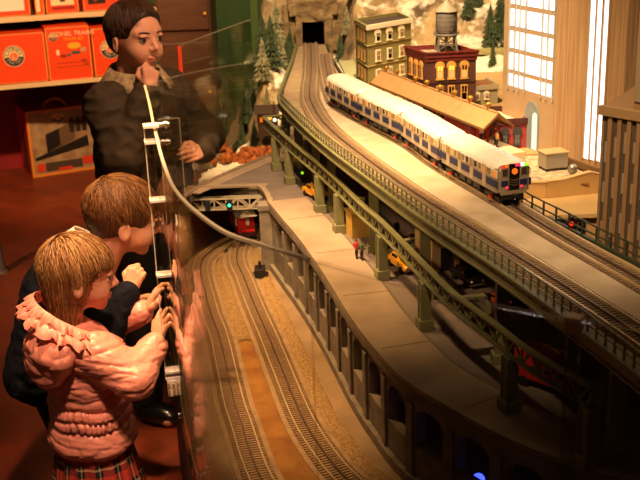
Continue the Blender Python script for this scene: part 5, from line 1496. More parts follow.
def head_prims(c, R, s):
    T = lambda *a: c+R @ (np.array(a)*s)
    P = [ELL(T(-.012,0,.020), np.array((.096,.077,.086))*s, R, .02), ELL(T(.026,0,-.035), np.array((.059,.053,.062))*s, R, .025),
         CAP(T(.062,-.008,-.084), T(.062,.008,-.084), .017*s, .017*s, .016)]
    for e in (-1, 1):
        P += [ELL(T(.050,e*.034,-.040), np.array((.027,.023,.028))*s, R, .02), CAP(T(.070,e*.014,.022), T(.058,e*.042,.022), .013*s, .011*s, .014),
              CUT(T(.095,e*.031,.002), np.array((.017,.015,.0085))*s, R, .006)]
    for e in (-1, 1): P.append(ELL(T(.0755,e*.031,.0130), np.array((.0100,.0165,.0062))*s, R, .003))
    P += [CAP(T(.082,0,.004), T(.099,0,-.024), .0065*s, .0095*s, .008), CAP(T(.090,-.011,-.028), T(.090,.011,-.028), .0065*s, .0065*s, .006),
          ELL(T(.080,0,-.056), np.array((.012,.019,.0052))*s, R, .005), ELL(T(.078,0,-.065), np.array((.012,.016,.0055))*s, R, .005)]
    for e in (-1, 1):
        Re = R @ rotz(e*.35) @ roty(-.15)
        P += [ELL(T(-.006,e*.078,-.018), np.array((.017,.007,.028))*s, Re, .005), CUT(T(-.002,e*.086,-.016), np.array((.008,.006,.015))*s, Re, .004)]
    P += [CAP(T(-.018,0,-.06), T(-.034,0,-.15), .042*s, .040*s, .02)]
    return P
def head_extra(parent, c, R, s, iris, brow):
    T = lambda *a: c+R @ (np.array(a)*s)
    for e in (-1, 1):
        ce = T(.0700, e*.031, .001); fw = R[:,0]*.94+R[:,1]*e*.12
        ey = part('eye', MB().ball(tuple(ce), .0128*s, 14, 10), mat_eye, parent, world=False)
        q = MB(); a = ce+fw*.0112*s; q.cyl(tuple(a-fw*.003*s), tuple(a+fw*.0012*s), .0080*s, .0076*s, 16); ir = part('iris', q, iris, ey, world=False)
        q = MB(); a = a+fw*.0013*s; q.cyl(tuple(a-fw*.002*s), tuple(a+fw*.0008*s), .0046*s, .0044*s, 12); part('pupil', q, m_dark, ir, world=False)
        q = MB(); pts = [tuple(T(.0855-.0006*abs(i-1)-.02*max(0, u-.025)/.03*.8, e*u, .021+.004*math.sin(PI*(u-.012)/.04))) for i, u in enumerate((.014, .022, .030, .038, .046))]
        q.tube(pts, .0026*s, 6); part('eyebrow', q, brow, parent, world=False)
        q = MB(); pts = [tuple(T(.0845-.010*abs(t-.5)**1.5*1.6, e*(.018+.026*t), .0075+.0035*math.sin(PI*t))) for t in np.linspace(0, 1, 6)]
        q.tube(pts, .0013*s, 6); part('eyelashes', q, brow, parent, world=False)
def hand_prims(w, R, s, curl, side, spread=.12, thumb=.5):
    """w wrist, R: x along the fingers, z back of the hand; side=+1 thumb at +y"""
    T = lambda *a: w+R @ (np.array(a)*s); P = []; k = .005
    P.append(CAP(T(0,-.006,0), T(0,.006,0), .013*s, .013*s, k))
    fl = [(.0182, .042, .97), (.0065, .047, .97), (-.0055, .044, .95), (-.0170, .035, .82)]
    for i, (y, L, q) in enumerate(fl):
        y *= side; kn = np.array((.046-.004*abs(i-1), y, .001)); P.append(CAP(T(.004, y*.55, 0), T(*kn), .0115*s, .0088*s*q, k))
        p = kn; a = 0.; yaw = spread*(1.5-i)*.5*side
        for j, f in enumerate((.46, .31, .23)):
            a += curl[i][j] if isinstance(curl[0], (list, tuple)) else curl[j]
            d = np.array((math.cos(a)*math.cos(yaw), math.sin(yaw)*math.cos(a), -math.sin(a)))
            q2 = p+d*L*f*1.05; P.append(CAP(T(*p), T(*q2), (.0078-.0008*j)*s*q, (.0072-.0009*j)*s*q, .0012)); p = q2
    b = np.array((.010, .012*side, -.004)); m = np.array((.026, .030*side, -.010-.008*thumb)); e = m+np.array((.018, .010*side*(1-1.6*thumb), -.010*thumb)); t = e+np.array((.014, -.004*side-.014*side*thumb, -.006*thumb))
    P += [CAP(T(*b), T(*m), .0115*s, .0088*s, k), CAP(T(*m), T(*e), .0086*s, .0078*s, .003), CAP(T(*e), T(*t), .0076*s, .0062*s, .003)]
    return P

def strands(parent, c, R, s, n, crown, flow, length, mats, seed, rad=(.0011,.0004), seg=9, lift=.004, keep=None, grav=.5, radii=(.096,.078,.087), cen=(-.012,0,.020), name='hair_strands', kind='stuff', wav=.15, stop=None, zc=-.015, taper=.05):
    rnd = random.Random(seed); mb = MB(); cr = np.array(crown, float); cr /= np.linalg.norm(cr); rr = np.array(radii)+lift/s
    cnt = 0; tries = 0
    while cnt < n and tries < n*20:
        tries += 1
        d = np.array([rnd.gauss(0, 1) for _ in range(3)]); d /= np.linalg.norm(d)
        if keep is not None and not keep(d): continue
        cnt += 1
        p = d*rr; L = length(d)*(0.75+.5*rnd.random()); st = L/seg; pts = []
        sw = rnd.gauss(0, wav); lf = rnd.random()*.035+.005*rnd.random()
        for i in range(seg+1):
            nrm = p/rr**2; nrm /= np.linalg.norm(nrm)
            pts.append(p*(1+lf*math.sin(PI*.8*i/seg)))
            if stop is not None and stop(p): continue
            below = p[2] < zc
            if below: t = np.array((rnd.gauss(0, .07), rnd.gauss(0, .07), -1.))+nrm*sw*.2
            else:
                t = flow(p/rr, cr)+np.array((0, 0, -grav*(i/seg)))+np.array((rnd.gauss(0, .06), rnd.gauss(0, .06), 0))
                t = t+np.cross(nrm, t)*sw; t = t-nrm*(t@nrm)
            t /= max(1e-6, np.linalg.norm(t)); p = p+t*st
            if p[2] >= zc: p = p/max(1e-6, np.linalg.norm(p/rr))
            else:
                want = math.sqrt(1-(zc/rr[2])**2)*(1-taper*(zc-p[2])/.05); rad2 = max(1e-4, math.hypot(p[0]/rr[0], p[1]/rr[1])); f = want/rad2; p[0] *= f; p[1] *= f
        W = [c+R @ ((np.array(cen)+q)*s) for q in pts]; mi = rnd.randrange(len(mats))
        base = len(mb.v); 
        for i, q in enumerate(W):
            tdir = W[min(i+1, seg)]-W[max(i-1, 0)]; tdir /= max(1e-9, np.linalg.norm(tdir)); u = np.cross(tdir, (0.3, .2, 1.)); u /= max(1e-9, np.linalg.norm(u)); v = np.cross(tdir, u)
            r = (rad[0]+(rad[1]-rad[0])*i/seg)*s
            for k in range(3): a = 2*PI*k/3; mb.v.append(tuple(q+u*r*math.cos(a)+v*r*math.sin(a)))
        for i in range(seg):
            for k in range(3):
                mb.f.append([base+i*3+k, base+i*3+(k+1) % 3, base+i*3+3+(k+1) % 3, base+i*3+3+k]); mb.mi.append(mi); mb.sm.append(True)
    return part(name, mb, mats, parent, world=False, kind=kind)

def skin(name, c, c2): 
    m = mat(name, c, .5, scale=18, col2=c2, spec=.35); m.node_tree.nodes['Principled BSDF'].inputs['Subsurface Weight'].default_value = .12
    m.node_tree.nodes['Principled BSDF'].inputs['Subsurface Radius'].default_value = (.012, .005, .003); return m
m_skin = skin('child skin', '#e0a584', '#d8977a'); m_lip = mat('lips', '#bd7460', .45); mat_eye = mat('eye white', '#ded2c4', .2)
m_brown_iris = mat('brown iris', '#3a2114', .2); m_blue_iris = mat('grey iris', '#5a6058', .2)
def lips_assign(c, R, s):
    def f(P):
        q = (P-c) @ R/s; m = (np.abs(q[:,1]) < .0185) & (q[:,2] < -.0520+.1*np.abs(q[:,1])*0) & (q[:,2] > -.0690+.25*np.abs(q[:,1])) & (q[:,0] > .082-.25*np.abs(q[:,1]))
        return m.astype(int)
    return f
def flow_crown(p, cr):
    t = p-cr; return t/max(1e-6, np.linalg.norm(t))
def fold(p, fr, amp, seed=0., an=(1,1,1)):
    q = Vector((p.x*an[0]*fr, p.y*an[1]*fr, p.z*an[2]*fr+seed)); v = noise.noise(q)+.5*noise.noise(q*2.1); return amp*(1-abs(v)*2.2)

def crease(p, fr, amp, seed=0., an=(1,1,1)):
    q = Vector((p.x*an[0]*fr, p.y*an[1]*fr, p.z*an[2]*fr+seed)); v = noise.noise(q)+.35*noise.noise(q*2.3); return amp*(min(1., abs(v)*2.6)**.6-.7)
# ---------------------------------------------------------------- girl in pink
GF = .55
girl = thing('person', 'little girl in ruffled pink jacket and plaid skirt with both hands on the clear guard', 'person', (-.602, 2.405, 0), GF)
hs = .885; hc = V3(.012, -.004, .862); HR = rotz(-.34) @ roty(.16)
B = head_prims(hc, HR, hs)
sh = .700
B += [ELL((-.01,0,.60), (.075,.095,.14), None, .03), ELL((-.005,0,.46), (.075,.09,.10), None, .03), CAP((-.01,-.075,.69), (-.01,.075,.69), .040, .040, .03)]
rS, rE, rW = V3(.0,-.095,.685), V3(.065,-.165,.625), V3(.148,-.118,.683)
lS, lE, lW = V3(.0,.095,.685), V3(.10,.115,.655), V3(.185,.022,.712)
for S_, E_, W_ in ((rS, rE, rW), (lS, lE, lW)): B += [CAP(S_, E_, .034, .027, .015), CAP(E_, W_, .026, .016, .012)]
for e in (-1, 1): B += [CAP((0, e*.048, .42), (.005, e*.048, .23), .052, .036, .02), CAP((.005, e*.048, .23), (-.005, e*.05, .05), .036, .024, .015), CAP((-.015, e*.05, .028), (.075, e*.058, .024), .026, .022, .015)]
def frame(x, z):
    x = np.array(x, float)/np.linalg.norm(x); z = np.array(z, float); z = z-x*(x@z); z /= np.linalg.norm(z); return np.stack([x, np.cross(z, x), z], 1)
# palms lie flat against the guard
B += hand_prims(rW, frame((.42,.04,.9), (-.85,-.3,.35)), .92, (.12,.22,.15), 1, .35, .1)
B += hand_prims(lW, frame((.50,-.12,.86), (-.85,.35,.4)), .92, (.10,.20,.15), -1, .35, .1)
skinmesh('body', grow(B, .0026), [m_skin, m_lip], girl, None, lips_assign(hc, HR, hs))
head_extra(girl, hc, HR, hs, m_blue_iris, mat('fair brow', '#8a5c34', .6))
m_pink = mat('pink satin', '#f59c86', .34, spec=.6, bump=.3, scale=45, coat=.1)
m_pinkd = mat('pink ruffle satin', '#f6a48e', .4, spec=.5)
# hair : blunt bob, parted towards the crown
m_fair = [mat('fair hair', '#a87642', .42), mat('honey hair', '#80552c', .42), mat('pale blonde hair', '#cfa066', .4), mat('brown blonde hair', '#6a4424', .42)]
m_faircap = mat('fair hair base', '#6e411f', .5)
T = lambda *a: hc+HR @ (np.array(a)*hs)
Hh = [ELL(T(-.015,0,.021), np.array((.0975,.080,.0885))*hs, HR, .02), ELL(T(-.040,0,-.045), np.array((.046,.060,.085))*hs, HR, .03), ELL(T(-.012,-.064,-.020), np.array((.026,.015,.055))*hs, HR, .015), ELL(T(-.012,.064,-.020), np.array((.026,.015,.055))*hs, HR, .015),
      CUT(T(.098,0,-.045), np.array((.070,.085,.086))*hs, HR, .01)]
skinmesh('hair', grow(Hh, .0032), m_faircap, girl)
def girl_len(d): return .200 if d[0] < .0 else (.13 if d[0] < .35 else .06)
strands(girl, hc, HR, hs, 1500, (-.45,.05,.89), flow_crown, girl_len, m_fair, 3, rad=(.0012,.0005), seg=12, lift=.0065, keep=lambda d: (d[2] > -.15 and not (d[0] > .62 and d[2] < .42 and abs(d[1]) < .75)), grav=.8, radii=(.0975,.080,.0885), cen=(-.015,0,.021), stop=lambda p: p[0] > .040 and p[2] < .012, taper=.16)
# jacket
J = [ELL((-.005,0,.61), (.098,.120,.125), None, .03), ELL((.0,0,.50), (.100,.122,.10), None, .03), ELL((.0,0,.430), (.112,.130,.060), None, .03), CAP((-.01,-.085,.685), (-.01,.085,.685), .052, .052, .03)]
for S_, E_, W_ in ((rS, rE, rW), (lS, lE, lW)):
    J += [CAP(S_, E_, .058, .050, .02), CAP(E_, E_+(W_-E_)*.86, .049, .036, .02)]
J.append(CUT((.0,0,.345), (.2,.2,.045), None, .01))
V_, F_ = grow(J, .0034)
def jfold(p, n):
    d = crease(p, 15, .0046, 2., (.7,.7,2.1))+crease(p, 34, .0016, 3., (.7,.7,2.))
    if abs(p.y) < .15 and p.x < .11 and .46 < p.z < .56:
        an = math.atan2(p.y, p.x); wz = .004*math.sin(5*an)
        for z in (.536, .506, .476): d -= .0085*math.exp(-((p.z-z-wz)/.0045)**2)
        if .478 < p.z-wz < .534: d += .0032*math.sin(an*46+2.2*math.sin(an*7)+3*(p.z > .506))
    return d
V_ = displace(V_, F_, jfold); skinmesh('jacket', (V_, F_), m_pink, girl)
def ruffle(path, nrm, w, amp, waves, m, name, seed=0, drop=None):
    """gathered strip along a 3-D path"""
    mb = MB(); n = len(path); vs = []; rnd = random.Random(seed)
    for i in range(n):
        u = i/(n-1); ph = waves*2*PI*u+1.9*math.sin(u*23+seed)+1.2*math.sin(u*61+2*seed)
        tri = math.asin(math.sin(ph))/(PI/2); tr2 = math.asin(math.sin(2.3*ph+seed))/(PI/2)
        for j in range(8):
            t = j/7; a = amp*(t**1.4)*(tri+.4*tr2)*(.6+.7*math.sin(u*37+seed)**2)+.003*math.sin(PI*t)
            q = np.array(path[i])+np.array(nrm[i])*(a+.003)+np.array(drop[i] if drop is not None else (0,0,-1))*w*t*(.85+.22*math.sin(ph*.5+u*11))
            vs.append(tuple(q))
    mb.add(vs, [(i*8+j, i*8+j+1, i*8+8+j+1, i*8+8+j) for i in range(n-1) for j in range(7)], 0, False)
    o = part(name, mb, m, girl, world=False); so = o.modifiers.new('thick', 'SOLIDIFY'); so.thickness = .0010; return o
def ring(z, rx, ry, a0, a1, n=160, cx=0., tilt=0.):
    A = np.linspace(a0, a1, n); return [(cx+rx*math.cos(a), ry*math.sin(a), z+tilt*math.cos(a)) for a in A], [(math.cos(a), math.sin(a), .2) for a in A]
# hood lying on the back with gathered edge
H_ = [ELL((-.085,-.02,.690), (.062,.105,.060), rotz(.0) @ roty(.35), .03), ELL((-.10,.0,.640), (.045,.085,.050), None, .03), ELL((-.035,-.075,.715), (.055,.045,.030), rotz(.4), .03), ELL((-.035,.075,.715), (.055,.045,.030), rotz(-.4), .03), CUT((.0,0,.79), (.085,.075,.075), None, .015)]
V_, F_ = grow(H_, .004); V_ = displace(V_, F_, lambda p, n: crease(p, 11, .006, 5., (.8, .8, 1.8))); skinmesh('hood', (V_, F_), m_pink, girl)
A = np.linspace(.55, 2*PI-.55, 420)
for k, (ro, z0) in enumerate(((.0, .772), (.020, .752))):
    p = [(-.008+(.092+ro)*math.cos(a)*(1. if math.cos(a) < 0 else .8), (.098+ro)*math.sin(a), z0-.040*math.cos(a)+.018*math.sin(a)-.012*(math.cos(a)+1)) for a in A]
    ruffle(p, [(math.cos(a)*.7, math.sin(a)*.7, .7) for a in A], .034, .0085, 30, m_pinkd, 'hood_ruffle', 7+k, [(math.cos(a)*.75, math.sin(a)*.75, -.65) for a in A])
part('snap_button', MB().ball((.055, -.075, .700), .006, 10, 6), m_chrome, girl, world=False)
part('hood_lining', MB(), m_dark, girl) if 0 else None
# plaid skirt
def plaid():
    m = bpy.data.materials.new('red black plaid'); m.use_nodes = True; nt = m.node_tree; N = nt.nodes; L = nt.links; b = N['Principled BSDF']; b.inputs['Roughness'].default_value = .85
    tc = N.new('ShaderNodeTexCoord'); sp = N.new('ShaderNodeSeparateXYZ'); L.new(tc.outputs['Object'], sp.inputs[0])
    at_ = N.new('ShaderNodeMath'); at_.operation = 'ARCTAN2'; L.new(sp.outputs[1], at_.inputs[0]); L.new(sp.outputs[0], at_.inputs[1])
    def ramp(src, mul, stops):
        mm = N.new('ShaderNodeMath'); mm.operation = 'MULTIPLY'; mm.inputs[1].default_value = mul; fr = N.new('ShaderNodeMath'); fr.operation = 'FRACT'
        L.new(src, mm.inputs[0]); L.new(mm.outputs[0], fr.inputs[0]); cr = N.new('ShaderNodeValToRGB'); cr.color_ramp.interpolation = 'CONSTANT'
        e = cr.color_ramp.elements; e[0].position = 0; e[0].color = (*rgb(stops[0][1]), 1); e[1].position = stops[1][0]; e[1].color = (*rgb(stops[1][1]), 1)
        for p_, c_ in stops[2:]: x = e.new(p_); x.color = (*rgb(c_), 1)
        L.new(fr.outputs[0], cr.inputs[0]); return cr.outputs[0]
    a = ramp(at_.outputs[0], 2.4, [(0, '#c8412e'), (.38, '#1c1614'), (.60, '#c9b890'), (.66, '#1c1614'), (.80, '#c8412e')])
    z = ramp(sp.outputs[2], 15., [(0, '#c8412e'), (.35, '#1c1614'), (.60, '#c9b890'), (.68, '#1c1614'), (.82, '#c8412e')])
    mx = N.new('ShaderNodeMix'); mx.data_type = 'RGBA'; mx.inputs[0].default_value = .5; L.new(a, mx.inputs[6]); L.new(z, mx.inputs[7]); L.new(mx.outputs[2], b.inputs['Base Color']); return m
sk = MB(); n = 160; rows = 8; vs = []
for j in range(rows+1):
    t = j/rows; z = .425-.175*t; r = .098+.036*t
    for i in range(n):
        a = 2*PI*i/n; pl_ = (.003+.010*t)*(abs(((i*16/n) % 1)-.5)*2-.5); vs.append(((r*.90+pl_)*math.cos(a), (r*1.05+pl_)*math.sin(a), z))
sk.add(vs, [(j*n+i, j*n+(i+1) % n, (j+1)*n+(i+1) % n, (j+1)*n+i) for j in range(rows) for i in range(n)], 0, True)
o = part('skirt', sk, plaid(), girl, 'red, black and cream plaid pleated skirt', world=False); o.modifiers.new('t', 'SOLIDIFY').thickness = .003
for e in (-1, 1):
    part('shoe', MB()._join(MB().ball((.026, e*.056, .030), .032, 14, 8, 0, (2.4, 1.1, .95))), m_blk, girl, world=False)
    q = MB(); q.cyl((.004, e*.0485, .26), (-.006, e*.05, .05), .0405, .030, 16); part('tights', q, mat('dark tights', '#2a2020', .8), girl, world=False)

# ---------------------------------------------------------------- boy in navy beside her
BF = .30
boy = thing('person', 'boy in dark navy sweater with white collar, fist raised under his chin', 'person', (-.722, 2.64, 0), BF)
bs = .985; bc = V3(.206, -.018, .918); BR = rotz(-.02) @ roty(.26) @ rotx(.05)
B = head_prims(bc, BR, bs)
hip, chest = V3(-.045, 0, .50), V3(.020, 0, .715)
B += [ELL(hip, (.085,.105,.10), None, .03), CAP(hip, chest, .088, .085, .03), CAP(chest+V3(.02,-.08,.05), chest+V3(.02,.08,.05), .042, .042, .03), CAP(chest+V3(.03,0,.055), bc+BR @ V3(-.035,0,-.075), .046, .042, .02)]
rS, rE, rW = V3(.050,-.120,.765), V3(.10,-.200,.650), V3(.188,-.162,.768)
lS, lE, lW = V3(.050,.120,.765), V3(.13,.19,.63), V3(.21,.13,.60)
for S_, E_, W_ in ((rS, rE, rW), (lS, lE, lW)): B += [CAP(S_, E_, .038, .029, .015), CAP(E_, W_, .028, .018, .012)]
for e in (-1, 1): B += [CAP((-.03, e*.055, .48), (.02, e*.06, .26), .062, .042, .02), CAP((.02, e*.06, .26), (-.03, e*.06, .06), .041, .027, .015), CAP((-.04, e*.06, .03), (.07, e*.07, .026), .028, .024, .015)]
B += hand_prims(rW, frame((.45,.15,.86), (-.35,-.85,.25)), 1.0, (1.15,1.45,1.0), 1, .06, .9)
B += hand_prims(lW, frame((.8,-.2,.5), (-.4,.2,.9)), 1.0, (.3,.4,.3), -1, .2, .3)
skinmesh('body', grow(B, .0025), [m_skin, m_lip], boy, None, lips_assign(bc, BR, bs))
m_br = [mat('auburn hair', '#7a4c26', .45), mat('dark auburn hair', '#5c381c', .45), mat('light auburn hair', '#9c6a38', .42)]
head_extra(boy, bc, BR, bs, m_brown_iris, m_br[1])
T = lambda *a: bc+BR @ (np.array(a)*bs)
Hh = [ELL(T(-.016,0,.024), np.array((.100,.083,.089))*bs, BR, .02), ELL(T(-.056,0,-.012), np.array((.046,.064,.056))*bs, BR, .02), CUT(T(.112,0,-.050), np.array((.076,.09,.088))*bs, BR, .01), CUT(T(.02,-.085,-.045), np.array((.035,.03,.045))*bs, BR, .01), CUT(T(.02,.085,-.045), np.array((.035,.03,.045))*bs, BR, .01)]
skinmesh('hair', grow(Hh, .0032), mat('auburn hair base', '#4a2814', .5), boy)
strands(boy, bc, BR, bs, 1300, (-.55,.0,.83), flow_crown, lambda d: (.06 if d[2] > .3 else .028)*(1 if d[0] < .5 else .75), m_br, 5, rad=(.0012,.0004), seg=6, lift=.002, keep=lambda d: (d[2] > -.42 and d[0] < .80 and not (d[0] > .10 and d[2] < .20)), grav=.35, wav=.3, radii=(.100,.083,.089), cen=(-.016,0,.024), taper=.22)
m_navyc = mat('dark navy knit', '#10111c', .85, bump=.4, scale=140, spec=.2)
J = [ELL(hip+V3(0,0,-.01), (.105,.125,.10), None, .03), CAP(hip, chest, .108, .106, .03), CAP(chest+V3(.015,-.088,.045), chest+V3(.015,.088,.045), .058, .058, .03)]
for S_, E_, W_ in ((rS, rE, rW), (lS, lE, lW)): J += [CAP(S_, E_, .053, .043, .02), CAP(E_, E_+(W_-E_)*.88, .042, .032, .02)]
J.append(CUT((-.02,0,.385), (.2,.2,.05), roty(.3), .01))
V_, F_ = grow(J, .0045); V_ = displace(V_, F_, lambda p, n: fold(p, 16, .004, 8., (1, 1, 1.4))); skinmesh('sweater', (V_, F_), m_navyc, boy)
m_shirt = mat('white shirt', '#ece4d4', .7)
cl = MB(); cc = chest+V3(.080, 0, .122); ax = BR @ V3(0, 0, 1); ax = np.array((.62, 0, .78)); ax /= np.linalg.norm(ax); u = np.array((ax[2], 0, -ax[0])); vs = []
for k, (r, h) in enumerate(((.060, -.03), (.056, .026), (.059, .030), (.070, .002))):
    for i in range(28): a = 2*PI*i/28; q = cc+u*(r*math.cos(a)*1.02)+np.array((0, r*math.sin(a), 0))+ax*h; vs.append(tuple(q))
cl.add(vs, [(k*28+i, k*28+(i+1) % 28, (k+1)*28+(i+1) % 28, (k+1)*28+i) for k in range(3) for i in range(28)], 0, True)
part('shirt_collar', cl, m_shirt, boy, 'white shirt collar', world=False)
for e in (-1, 1):
    q = MB(); q.cyl((-.03, e*.056, .50), (.02, e*.06, .26), .075, .056, 18); q.cyl((.02, e*.06, .27), (-.03, e*.06, .06), .056, .046, 18); part('trouser_leg', q, mat('dark trousers', '#1c1a1a', .85), boy, world=False)
    part('shoe', MB()._join(MB().ball((.018, e*.066, .032), .036, 14, 8, 0, (2.5, 1.1, .95))), m_blk, boy, world=False)

# ---------------------------------------------------------------- standing boy in olive coat
SFc = -.60
std = thing('person', 'older boy standing in a dark olive coat with one fist at his mouth', 'person', (-.565, 3.34, 0), SFc)
ss = .985; sc_ = V3(.015, -.004, 1.305); SR = rotz(-.14) @ roty(.05) @ rotx(-.03)
B = head_prims(sc_, SR, ss)
B += [ELL((0,0,.72), (.09,.12,.12), None, .03), CAP((0,0,.72), (0,0,1.02), .095, .105, .03), CAP((-.01,-.12,1.12), (-.01,.12,1.12), .045, .045, .03), CAP((-.012,0,1.09), sc_+SR @ V3(-.03,0,-.1), .05, .046, .02)]
rS, rE, rW = V3(.0,-.145,1.105), V3(.090,-.190,.965), V3(.120,-.072,1.168)
lS, lE, lW = V3(.0,.145,1.105), V3(.075,.225,.945), V3(.175,.085,.935)
for S_, E_, W_ in ((rS, rE, rW), (lS, lE, lW)): B += [CAP(S_, E_, .042, .034, .015), CAP(E_, W_, .032, .022, .012)]
for e in (-1, 1): B += [CAP((0, e*.07, .68), (.01, e*.08, .38), .075, .052, .02), CAP((.01, e*.08, .38), (-.01, e*.085, .08), .05, .034, .015), CAP((-.02, e*.085, .035), (.10, e*.10, .03), .033, .028, .015)]
B += hand_prims(rW, frame((-.06,.30,.95), (.80,-.5,.25)), 1.12, (1.2,1.4,.9), 1, .05, .9)
B += hand_prims(lW, frame((.15,-.95,.1), (.9,.2,.3)), 1.1, (.5,.6,.4), -1, .1, .5)
skinmesh('body', grow(B, .0029), [m_skin, m_lip], std, None, lips_assign(sc_, SR, ss))
m_dk = [mat('dark brown hair', '#42261a', .45), mat('darker brown hair', '#2e1a0f', .45), mat('mid brown hair', '#5e3a22', .42)]
head_extra(std, sc_, SR, ss, m_brown_iris, m_dk[1])
T = lambda *a: sc_+SR @ (np.array(a)*ss)
Hh = [ELL(T(-.016,0,.028), np.array((.100,.081,.087))*ss, SR, .02), ELL(T(-.050,0,-.012), np.array((.048,.066,.056))*ss, SR, .02), CUT(T(.116,.0,-.010), np.array((.084,.10,.096))*ss, SR @ rotx(-.26), .01), CUT(T(.025,-.085,-.045), np.array((.040,.03,.045))*ss, SR, .01), CUT(T(.025,.085,-.045), np.array((.040,.03,.045))*ss, SR, .01)]
skinmesh('hair', grow(Hh, .0036), mat('dark hair base', '#241309', .5), std)
strands(std, sc_, SR, ss, 1900, (-.5,.1,.85), flow_crown, lambda d: (.055 if d[2] > .3 else .026)*(1 if d[0] < .45 else .55), m_dk, 9, rad=(.0014,.0005), seg=6, lift=.002, keep=lambda d: (d[2] > -.42 and d[0] < .62 and not (d[0] > .10 and d[2] < .26) and not (d[0] > .3 and d[2] < .44+.25*d[1])), grav=.3, wav=.3, radii=(.100,.081,.087), cen=(-.016,0,.028), taper=.22, stop=lambda p: p[0] > .05 and p[2] < .034+.3*p[1])
m_olive = mat('dark olive coat cloth', '#403325', .8, bump=.15, scale=60, spec=.25)
J = [ELL((0,0,.72), (.125,.155,.12), None, .03), CAP((0,0,.76), (0,0,1.02), .130, .140, .03), CAP((-.01,-.12,1.105), (-.01,.12,1.105), .068, .068, .03), ELL((0,0,.90), (.14,.17,.2), None, .03)]
for S_, E_, W_ in ((rS, rE, rW), (lS, lE, lW)): J += [CAP(S_, E_, .068, .058, .025), CAP(E_, E_+(W_-E_)*.86, .057, .042, .02)]
J.append(CUT((0,0,.60), (.25,.25,.06), None, .01))
V_, F_ = grow(J, .0055); V_ = displace(V_, F_, lambda p, n: fold(p, 11, .009, 4., (1, 1, 1.3))); skinmesh('coat', (V_, F_), m_olive, std)
cl = MB(); cc = V3(-.002, 0, 1.172); vs = []
for k, (r, h) in enumerate(((.074, -.02), (.068, .030), (.076, .036), (.102, -.002), (.112, -.018))):
    for i in range(33):
        a = .30+(2*PI-.60)*i/32; vs.append((cc[0]+r*math.cos(a)*1.0, cc[1]+r*1.12*math.sin(a), cc[2]+h-.014*math.cos(a)))
cl.add(vs, [(k*33+i, k*33+i+1, (k+1)*33+i+1, (k+1)*33+i) for k in range(4) for i in range(32)], 0, True)
o = part('coat_collar', cl, mat('tan checked lining', '#b8a07a', .8, scale=60, col2='#7a6448'), std, 'tan checked collar lining', world=False); o.modifiers.new('t', 'SOLIDIFY').thickness = .004
part('pocket_flap', MB().box((.125, -.06, .86), (.012, .09, .03), rz=-.3), m_olive, std, world=False, bevel=.003)
for e in (-1, 1):
    q = MB(); q.cyl((0, e*.072, .70), (.01, e*.08, .38), .088, .068, 18); q.cyl((.01, e*.08, .39), (-.01, e*.085, .07), .068, .056, 18); part('trouser_leg', q, mat('grey trousers', '#2c2826', .85), std, world=False)
    part('shoe', MB()._join(MB().ball((.04, e*.094, .036), .042, 14, 8, 0, (2.4, 1.1, .95))), m_blk, std, world=False)
# ================================================================ camera
Pn, Rl, Fpx = math.radians(18.9), math.radians(2.0), 1050.
fv = Vector((0, math.cos(Pn), -math.sin(Pn))); r0 = Vector((1, 0, 0)); d0 = fv.cross(r0)
if d0.z > 0: d0 = -d0
rv_ = r0*math.cos(Rl)+d0*math.sin(Rl); dv = -r0*math.sin(Rl)+d0*math.cos(Rl)
cam = bpy.data.cameras.new('camera'); co = bpy.data.objects.new('camera', cam); COL.objects.link(co)
M = Matrix((rv_, -dv, -fv)).transposed().to_4x4(); M.translation = (0, 0, 1.75); co.matrix_world = M
cam.sensor_width = 36.; cam.lens = 36.*Fpx/640.; cam.clip_start = .05
cam.dof.use_dof = True; cam.dof.focus_distance = 2.45; cam.dof.aperture_fstop = 9.
SC.camera = co
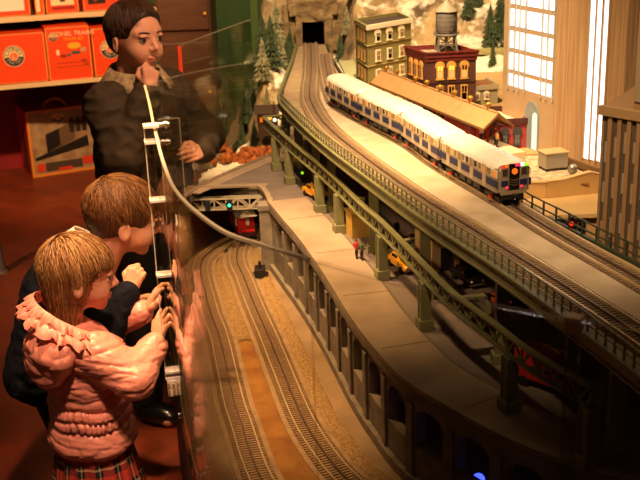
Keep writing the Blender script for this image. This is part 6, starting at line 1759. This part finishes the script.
# ================================================================ light
def spot(loc, tgt, power, size, blend, col, rad=.06, name='unseen_spot'):  # lamps out of view; some are added to brighten single parts
    l = bpy.data.lights.new(name, 'SPOT'); l.energy = power; l.spot_size = math.radians(size); l.spot_blend = blend; l.color = col; l.shadow_soft_size = rad
    o = bpy.data.objects.new(name, l); COL.objects.link(o); o.location = loc
    o.rotation_euler = (Vector(tgt)-Vector(loc)).to_track_quat('-Z', 'Y').to_euler(); return o
WARM = (1., .68, .39)
spot((-.2, 2.0, 3.1), (.30, 3.05, 1.05), 560, 40, .8, WARM)
spot((.2, 3.0, 3.3), (.2, 4.5, 1.05), 520, 48, .7, WARM)
spot((-.2, .9, 3.0), (.62, 2.2, 1.1), 280, 30, .9, WARM)  # added to brighten the finned building and tracks at right
spot((-.7, 2.5, 3.0), (-.18, 2.55, .65), 470, 38, .9, (1., .60, .27))
spot((-.1, .4, 2.7), (-.25, 3.15, .70), 170, 17, .8, (1., .62, .30))  # added to reach the caboose and wall under the street
spot((-.25, 1.2, 3.0), (-.58, 2.42, .78), 270, 19, .8, (1., .57, .35))
spot((-.1, 1.0, 2.9), (-.2, 1.75, 1.2), 150, 18, .8, (1., .62, .32))  # added to brighten the guard's top edge
spot((.1, 2.2, 3.1), (-.55, 3.3, 1.2), 200, 26, .8, (1., .58, .32))
spot((-.9, 3.9, 2.7), (-1.5, 6.3, .70), 520, 42, .7, (1., .56, .26))
spot((-1.3, 1.3, 2.6), (.25, 2.55, .88), 170, 20, .9, (1., .62, .32))  # low lamp added to lift the street under the viaduct
spot((-.75, 3.2, 3.0), (-.33, 4.05, .75), 100, 24, .8, (1., .58, .30))  # added to brighten the dark valley
spot((-2.2, 3.6, 3.0), (-1.7, 4.9, 0.), 190, 50, 1., (1., .58, .30))  # added to raise the floor at left
spot((-.2, 5.0, 3.1), (-.62, 7.0, 1.0), 300, 30, .8, (1., .66, .36))  # added to brighten the green wall
def area(loc, size, power, col):
    l = bpy.data.lights.new('unseen_fill', 'AREA'); l.energy = power; l.size = size; l.color = col
    o = bpy.data.objects.new('unseen_fill', l); COL.objects.link(o); o.location = loc
area((.6, 2.8, 3.4), 2.0, 12, WARM)  # unseen area lamp added as general warm fill
W = bpy.data.worlds.new('world'); SC.world = W; W.use_nodes = True
W.node_tree.nodes['Background'].inputs[0].default_value = (1., .55, .28, 1); W.node_tree.nodes['Background'].inputs[1].default_value = .035
vs_ = SC.view_settings; vs_.view_transform = 'Standard'; vs_.look = 'None'; vs_.gamma = 1; vs_.use_curve_mapping = False; vs_.exposure = .0
SC.display_settings.display_device = 'sRGB'
